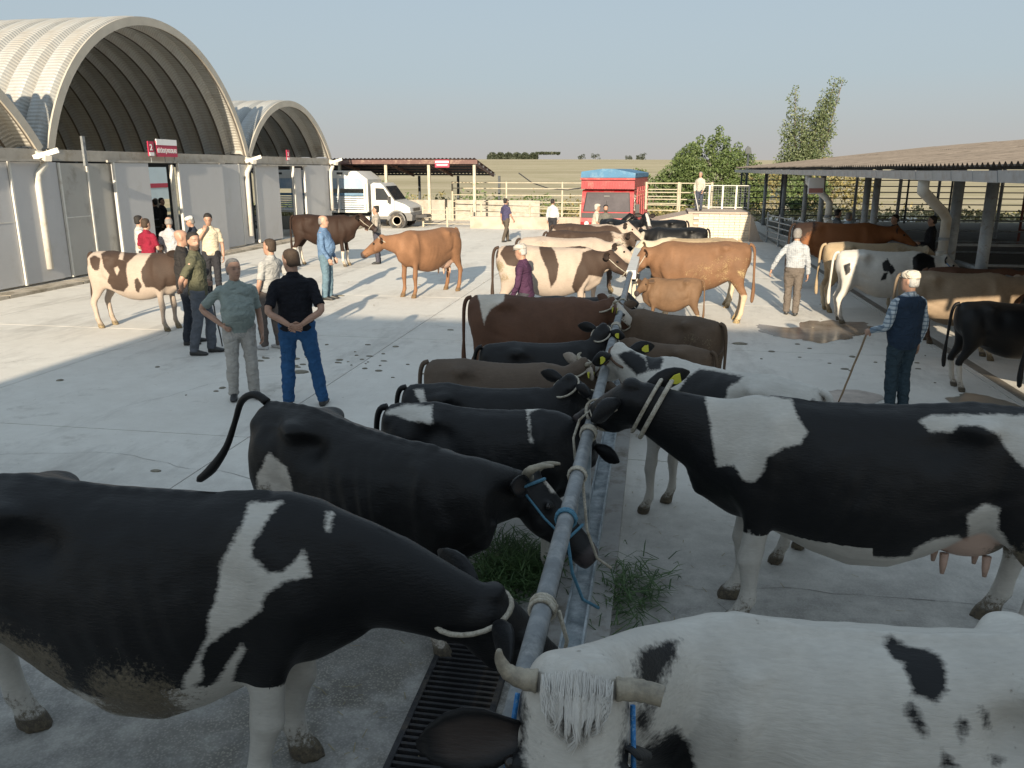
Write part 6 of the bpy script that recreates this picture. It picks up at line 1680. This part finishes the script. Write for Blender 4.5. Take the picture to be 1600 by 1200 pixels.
cow('L7b', 'black calf with a white muzzle half hidden behind the brown cow', -1.0, 11.3, 10, S=.74, L=1.0, coat=C_HOLST, voxel=.025, poll=(.95, .05, 1.42), hd=(.7, -.1, -.6), halter=(M_ROPEW, 'n'), face=(.25, .6, .1, .12), group=GL, pattern_noise=(1, .3, 8))
cow('L8', 'broad black and white cow with a soiled rump beside the man in purple', -1.80, 14.3, 0, S=1.04, L=1.05, coat=C_HOLSTB, voxel=.025, poll=(1.0, 0, 1.30), hd=(.78, -.12, -.6), halter=(M_ROPEW, 'n'), group=GL, mud=.1, mudspot=[(-.8, 1.05, .32, .82)], socks=(.5, .5, -1), pattern_noise=(1.6, .02, 8))
cow('L9', 'cream white cow with a brown patched head behind the soiled cow', -1.75, 16.4, 2, S=1.03, L=1.05, coat=C_HOLSTB, voxel=.03, poll=(1.0, 0, 1.28), hd=(.75, -.15, -.6), group=GL, horns=('side', .8), pattern_noise=(1.1, -.14, 19), face=(-.05, .6, .14, .14))
cow('L10', 'white cow with black shoulder and stripe in the middle of the far row', -1.55, 18.8, 0, S=1.0, L=1.05, coat=C_HOLSTB, voxel=.03, poll=(1.0, 0, 1.35), hd=(.75, -.1, -.6), group=GL, pattern_noise=(1.5, .04, 12))
cow('L11', 'greyish and white cow with two black spots near the red truck', -1.7, 21.2, 0, S=1.0, L=1.05, coat=C_HOLSTB, voxel=.03, poll=(1.0, 0, 1.42), hd=(.75, -.1, -.6), group=GL, pattern_noise=(1.4, .03, 5))
cow('L12', 'black cow with a white blaze facing the viewer before the red truck', -.9, 24.5, -35, S=.95, L=1.0, coat=C_HOLST, voxel=.03, poll=(.9, -.1, 1.6), hd=(.6, -.4, -.6), group=GL, pattern_noise=(1.3, .25, 7), face=(0, .5, .04, .05))
cow('L13', 'pinkish white cow furthest along the left of the rail', -1.2, 22.8, 0, S=.92, L=1.0, coat=C_HOLSTB, voxel=.03, poll=(1.0, 0, 1.3), hd=(.75, -.2, -.6), group=GL, pattern_noise=(1.2, -.2, 3))
# --- right of the rail
cow('R1', 'white cow with black spots and one cut horn facing the viewer in the bottom right', .80, 2.42, 182, S=.98, L=1.0, coat=C_HOLST, voxel=.013, poll=(.985, .58, 1.505), hd=(.03, .38, -.92), uref=(-.06, 1, .45), hs=1.28, ear=(.11, .24, -.12), ear2=(.13, .6, -2.5, .03), earfold=(.98, 1.30), face=(-.06, .5, .118, .055), earn=(.1, 1), horns=('mixed', .78), halter=(M_ROPEB, 'n'), bonyness=1.5, dusty=.33,
    group=GR, forelock=True, pattern_noise=(1, -.3, 1), lead=(M_ROPEB, (-.36, 1.8, .9)), W=1.05)
cow('R2', 'large black cow with a white shoulder patch and harness across the rail', 1.33, 4.88, 180, S=1.03, L=1.2, coat=C_HOLST, voxel=.015, poll=(1.17, -.06, 1.41), hd=(.50, -.68, -.50), halter=(M_ROPEW, 'nh'), group=GR, udder=1.0, tagc=[-1], socks=(.62, .55, -1), mudspot=[(-.68, .55, .34, .9)], pattern_noise=(1, .3, 2), lw=1.12, belly=.13)
cow('R3', 'white cow with black neck and flank patches and yellow ear tags', .55, 6.12, 143, S=.94, L=1.0, coat=C_HOLST, voxel=.02, poll=(1.08, 0, 1.39), hd=(.75, -.2, -.55), halter=(M_ROPEBR, 'nc'), tagc=[1, -1], group=GR, pattern_noise=(1, -.2, 4), socks=(.5, .5, -1), earcol=.3, tailup=-.3)
cow('R4b', 'grey brown calf rump squeezed between the tagged cow and the smoky one', .12, 8.6, 150, S=.70, L=1.0, coat=C_DKBR, voxel=.025, poll=(1.0, 0, 1.3), hd=(.7, 0, -.6), group=GR, cat='calf', pattern_noise=(1, .3, 4))
cow('R4', 'smoky brown heifer with a muddy thigh and black hooded head', .22, 9.45, 142, S=.82, L=1.0, coat=C_DKBR, voxel=.022, poll=(1.0, 0, 1.42), hd=(.75, -.1, -.6), halter=(M_ROPEB, 'nc'), group=GR, mud=.12, mudspot=[(-.6, .95, .5, .95, .46)], pattern_noise=(1, .3, 4))
cow('C1', 'small tan calf standing under the neck of the ginger cow', .34, 14.2, 178, S=.68, L=.86, coat=C_CALF, voxel=.02, poll=(.80, .12, 1.36), hd=(.40, .72, -.42), group=GR, cat='calf', pattern_noise=(1, .3, 4), socks=(.5, .5, -1))
cow('R6', 'tall ginger cow with a dung spattered flank behind the tan calf', .85, 15.5, 180, S=1.05, L=1.0, coat=C_TAN, voxel=.024, poll=(1.0, 0, 1.24), hd=(.55, 0, -.8), halter=(M_ROPEW, 'n'), group=GR, mud=.1, mudspot=[(-.15, .74, .75, .98, .40), (-.62, .85, .6, 1.0, .44)], pattern_noise=(1, .3, 4), socks=(.5, .5, -1), bonyness=1.0)
cow('R7', 'cream cow standing directly behind the ginger cow', .80, 17.2, 180, S=1.0, L=1.05, coat=C_CREAM, voxel=.03, poll=(1.0, 0, 1.3), hd=(.7, 0, -.7), group=GR, pattern_noise=(1.0, -.05, 4), bonyness=1.5)
cow('R8c', 'small black and white calf before the two far black cows', .05, 20.0, 182, S=.80, L=1.0, coat=C_HOLST, voxel=.03, poll=(1.0, 0, 1.4), hd=(.7, .2, -.6), group=GR, pattern_noise=(1.8, .02, 14))
cow('R8a', 'black cow, nearer of the two black ones before the loading ramp', .55, 21.8, 180, S=.93, L=1.0, coat=C_BLACK, voxel=.03, poll=(1.0, 0, 1.3), hd=(.7, 0, -.7), group=GR, mud=.05, pattern_noise=(1, .3, 4))
cow('R8b', 'black cow with a raised head, further of the two before the loading ramp', .1, 24.6, 178, S=.95, L=1.0, coat=C_BLACK, voxel=.03, poll=(.9, 0, 1.55), hd=(.7, .2, -.5), group=GR, halter=(M_ROPEW, 'n'), pattern_noise=(1, .3, 4))
# --- along the barn
cow('B1', 'rust and black bull half in sun at the far end of the barn rail', 4.30, 20.6, 0, S=1.10, L=1.08, coat=C_RUST, voxel=.026, poll=(1.1, 0, 1.30), hd=(.75, 0, -.6), cat='bull', group=GB, pattern_noise=(.8, -.14, 6), bonyness=.6)
cow('B2', 'plain cream cow mostly hidden behind the spotted white one', 4.15, 17.0, 3, S=.98, L=1.0, coat=C_CREAM, voxel=.028, poll=(1.1, 0, 1.30), hd=(.75, 0, -.6), group=GB, pattern_noise=(1, .02, 4))
cow('B3', 'pale cow with a black head and small black flank spots at the barn', 4.15, 15.75, -2, S=.95, L=1.02, coat=C_HOLST, voxel=.024, poll=(1.05, 0, 1.30), hd=(.7, -.1, -.6), group=GB, halter=(M_ROPEB, 'n'), pattern_noise=(1, -.3, 4), bonyness=1.3, belly=.03, dusty=.3, tailup=-.3)
cow('B4', 'red brown cow with a white and black head behind the fawn cow', 5.1, 14.1, 0, S=.88, L=1.0, coat=C_BROWN, voxel=.026, poll=(1.05, 0, 1.42), hd=(.75, 0, -.55), group=GB, pattern_noise=(1, .3, 4), face=(-.05, .6, .14, .14))
cow('B5', 'fawn cow with a reddish muzzle behind the man in the vest', 4.45, 12.95, 0, S=.92, L=1.0, coat=C_FAWN, voxel=.024, poll=(1.02, 0, 1.34), hd=(.8, 0, -.45), group=GB, halter=(M_ROPEBR, 'n'), muzzle=(.30, .12, .06), pattern_noise=(1, .3, 4), socks=(.3, .3, -1))
cow('B6', 'young black bull with white hind socks tied at the barn', 4.52, 11.0, 0, S=.82, L=1.0, coat=C_BLACK, voxel=.022, poll=(1.05, 0, 1.30), hd=(.75, 0, -.6), cat='bull', group=GB, pattern_noise=(1, .3, 4), socks=(.42, .42, -1), bonyness=.7)
cow('B7', 'black and white cow cut by the right frame edge', 5.08, 9.9, 0, S=.92, L=1.0, coat=C_HOLST, voxel=.026, poll=(1.05, 0, 1.30), hd=(.75, 0, -.6), group=GB, pattern_noise=(1.3, .02, 9), socks=(.6, .6, -1))
# --- loose in the yard
cow('Y1', 'brown and white patched cow standing beside the group of men', -8.95, 13.0, -4, S=.97, L=1.08, coat=C_HOLSTB, voxel=.022, poll=(1.02, -.05, 1.45), hd=(.75, -.2, -.5), group=GY, socks=(.72, .8, -1), pattern_noise=(1, .3, 4), bonyness=.8)
cow('Y2', 'dark brown cow with white legs before the white truck', -9.5, 22.8, 0, S=1.06, L=1.05, coat=C_DARKBR, voxel=.026, poll=(1.05, -.02, 1.40), hd=(.72, .1, -.6), group=GY, halter=(M_ROPEW, 'n'), socks=(.42, .5, -1), pattern_noise=(1, .3, 4), bonyness=.6)
cow('Y3', 'orange cow turning its head on the sunlit concrete', -5.0, 17.85, 241, S=1.05, L=1.05, coat=C_ORANGE, voxel=.022, poll=(.85, -.48, 1.26), hd=(.42, -.62, -.55), group=GY, halter=(M_ROPEW, 'c'), udder=.9, pattern_noise=(1, .3, 4), belly=.04, bonyness=.4)

# ================================================================== PLACING THE PEOPLE
GREYH, BLACKH, BROWNH, WHITEH = (.22, .21, .20), (.018, .015, .013), (.05, .032, .02), (.45, .44, .42)
def P(*a, **k): return make_person(*a, **k)
P('stout man in a pale teal polo and light trousers with a hand on his hip', -4.92, 9.0, -52, 1.72, ((.26, .305, .285), 'short'), (.42, .40, .37), S_TAN, (GREYH, 'short'), head_yaw=14, larm='hang', rarm='hip', belly=1.0, build=1.08, voxel=.011, feet={'l': (.03, .13, 12), 'r': (-.02, -.12, -14)})
P('man in a black t-shirt and blue jeans with hands clasped behind him', -4.1, 8.85, 112, 1.86, ((.012, .013, .018), 'short'), (.025, .085, .20), S_TAN, (BROWNH, 'short'), head_yaw=42, head_pitch=12, larm='back', rarm='back', build=1.08, voxel=.011, feet={'l': (.0, .14, 8), 'r': (-.05, -.24, -12)})
P('man in a grey t-shirt and brown trousers turned to the left', -5.85, 11.75, 165, 1.72, ((.36, .36, .35), 'short'), (.12, .10, .09), S_TAN, (BROWNH, 'short'), head_yaw=8, larm='down_f', rarm='back', voxel=.013, lean=-.1, shoes=(.5, .5, .5), feet={'l': (.12, .10, 5), 'r': (-.02, -.10, -8)})
P('bearded man in an olive t-shirt and grey trousers looking aside', -6.75, 11.25, 20, 1.84, ((.10, .10, .065), 'short'), (.11, .12, .14), S_TAN, (BLACKH, 'thick'), head_yaw=-52, larm='back', rarm='back', beard=(.04, .03, .022), voxel=.013, feet={'l': (.12, .09, 4), 'r': (-.10, -.10, -8)}, build=1.04)
_, hd = P('bald man in a black polo leaning on a dark cane', -7.35, 11.9, 35, 1.83, ((.028, .026, .026), 'short'), (.03, .035, .045), S_TAN, (GREYH, 'none'), head_yaw=0, larm='hang', rarm='cane', voxel=.014, build=1.08, feet={'l': (.08, .10, 5), 'r': (-.04, -.10, -6)}, belly=.4)
cane('dark cane of the bald man in the black polo', hd['r'], (hd['r'].x + .16, hd['r'].y - .05, 0), .012, mat=M_BLACKPL)
P('man in a cream shirt raising a hand to his mouth', -9.8, 17.0, -65, 1.80, ((.55, .48, .36), 'short'), (.03, .03, .035), S_TAN, (BLACKH, 'thick'), head_pitch=18, larm='hang', rarm='face', voxel=.018)
P('man in a white t-shirt at the left of the chatting group', -11.7, 17.3, 40, 1.72, ((.47, .46, .44), 'short'), (.05, .05, .06), S_LIGHT, (BLACKH, 'short'), head_yaw=20, larm='front', rarm='hang', voxel=.02)
P('young man in a maroon t-shirt seen from behind', -11.0, 16.5, 80, 1.70, ((.22, .015, .035), 'short'), (.05, .05, .07), S_LIGHT, (BROWNH, 'thick'), head_yaw=-10, larm='front', rarm='front', voxel=.02)
P('man in a light grey t-shirt with thinning hair in the chatting group', -10.7, 16.9, 100, 1.72, ((.40, .40, .42), 'short'), (.06, .06, .07), S_TAN, (GREYH, 'sides'), head_yaw=20, head_pitch=15, larm='hang', rarm='hang', voxel=.02)
P('man in dark navy with a white head cover bending to the group', -10.75, 17.9, 215, 1.68, ((.03, .035, .05), 'long'), (.03, .03, .04), S_TAN, (GREYH, 'short'), head_pitch=15, larm='front', rarm='hang', cap=(.6, .58, .55), voxel=.02)
P('balding man in a blue denim shirt and jeans facing right', -6.97, 16.7, 5, 1.80, ((.12, .20, .33), 'long'), (.12, .19, .24), S_LIGHT, (GREYH, 'sides'), larm='down_f', rarm='down_f', belly=.8, voxel=.016, shoes=(.10, .06, .04), feet={'l': (.05, .09, 8), 'r': (0, -.09, -8)})
P('man behind the neck of the dark brown cow by the truck', -8.15, 23.5, 200, 1.70, ((.33, .30, .26), 'long'), (.07, .07, .09), S_TAN, (BLACKH, 'short'), larm='front', rarm='front', voxel=.022)
P('man in a dark purple t-shirt walking by the low wall', -5.72, 31.7, 55, 1.66, ((.06, .055, .11), 'short'), (.09, .075, .06), S_TAN, (BLACKH, 'short'), larm='hang', rarm='swingf', voxel=.022, feet={'l': (.22, .08, 0), 'r': (-.22, -.08, 0)})
P('man in a white shirt and black trousers seen from behind by the low wall', -4.0, 32.6, 75, 1.62, ((.50, .50, .51), 'long'), (.03, .03, .035), S_TAN, (BLACKH, 'short'), head_yaw=-15, larm='hang', rarm='down_f', voxel=.022, tuck=True)
P('old man in a purple jacket and pale flat cap among the cows', -1.95, 12.6, 172, 1.62, ((.065, .028, .06), 'long'), (.05, .05, .06), S_TAN, (WHITEH, 'sides'), head_pitch=12, larm='down_f', rarm='down_f', cap=(.45, .42, .38), lean=.12, voxel=.015, build=1.05)
P('man in a pale cap leaning over the cows before the red truck', -2.0, 27.8, 10, 1.62, ((.50, .46, .38), 'short'), (.1, .1, .1), S_TAN, (WHITEH, 'short'), cap=(.55, .5, .42), larm='front', rarm='front', lean=.15, voxel=.024)
P('bearded man in grey standing beside the pale capped man', -1.6, 27.3, -80, 1.62, ((.13, .125, .11), 'short'), (.1, .1, .1), S_TAN, (BLACKH, 'thick'), beard=(.02, .015, .012), voxel=.024)
_, hd = P('man in a beige shirt with a white stick on the loading ramp', 1.75, 34.9, 245, 1.55, ((.46, .43, .36), 'long'), (.06, .07, .10), S_TAN, (GREYH, 'short'), larm='swingf', rarm='down_f', voxel=.024, Z0=1.1)
cane('white stick of the man on the loading ramp', hd['r'], (hd['r'].x + .15, hd['r'].y - .45, 1.12), .016, mat=M_WHITE)
P('grey haired man in a pale checked shirt walking away', 2.69, 16.4, 78, 1.66, ((.55, .56, .56), 'long'), (.13, .11, .095), S_TAN, (GREYH, 'short'), larm='out', rarm='hang', tuck=True, voxel=.015, feet={'l': (.05, .09, 4), 'r': (-.08, -.09, -4)}, build=1.05,
  shirt_mat=cloth('cloth_pale_check', (.40, .42, .44), .85, ((.26, .29, .34), .035, .25, .6)))
_, hd = P('old man in a navy vest over a checked shirt with a long stick', 2.89, 9.85, 118, 1.63, ((.40, .45, .50), 'long'), (.03, .05, .065), S_TAN, (WHITEH, 'sides'), larm='cane', rarm='hang', vest=(.022, .038, .065), cap=(.5, .47, .42), voxel=.013, build=1.12, head_yaw=20, belly=.5,
  feet={'l': (.03, .09, 12), 'r': (-.02, -.07, -8)}, shirt_mat=cloth('cloth_blue_check', (.50, .56, .60), .85, ((.05, .10, .16), .05, .35, .6)))
cane('long knotty stick held by the old man in the vest', hd['l'] + Vector((0, 0, .02)), (hd['l'].x - .22, hd['l'].y + .10, 0), .012)
# in the shade of the barn
P('man in a grey shirt leaning in the shade beyond the rust bull', 5.0, 24.6, 20, 1.66, ((.13, .14, .15), 'short'), (.05, .05, .06), S_TAN, (BLACKH, 'short'), lean=.15, voxel=.022)
P('man in a light blue shirt in the shade beyond the rust bull', 5.25, 24.0, 30, 1.60, ((.42, .52, .60), 'short'), (.05, .05, .06), S_TAN, (GREYH, 'short'), voxel=.022)
P('dark haired man in black looking down inside the barn', 6.0, 22.3, 200, 1.64, ((.02, .02, .023), 'long'), (.03, .03, .03), S_TAN, (BLACKH, 'short'), head_pitch=10, larm='front', rarm='front', voxel=.022)
P('man in dark clothes beside the inner pen rail of the barn', 6.6, 21.4, 170, 1.66, ((.02, .021, .025), 'long'), (.03, .03, .03), S_TAN, (BLACKH, 'thick'), larm='front', rarm='hang', voxel=.022)
P('man in dark clothes standing deepest inside the barn bay', 7.3, 22.4, 190, 1.70, ((.024, .024, .03), 'long'), (.03, .03, .03), S_TAN, (BLACKH, 'short'), voxel=.022)
P('shadowed man nearer inside the big hangar doorway', -17.5, 26.9, 170, 1.72, ((.02, .02, .025), 'long'), (.03, .03, .03), S_TAN, (BLACKH, 'short'), voxel=.028)
P('shadowed man further inside the big hangar doorway', -17.6, 27.5, 10, 1.75, ((.02, .02, .03), 'long'), (.03, .03, .03), S_TAN, (BLACKH, 'short'), voxel=.028)
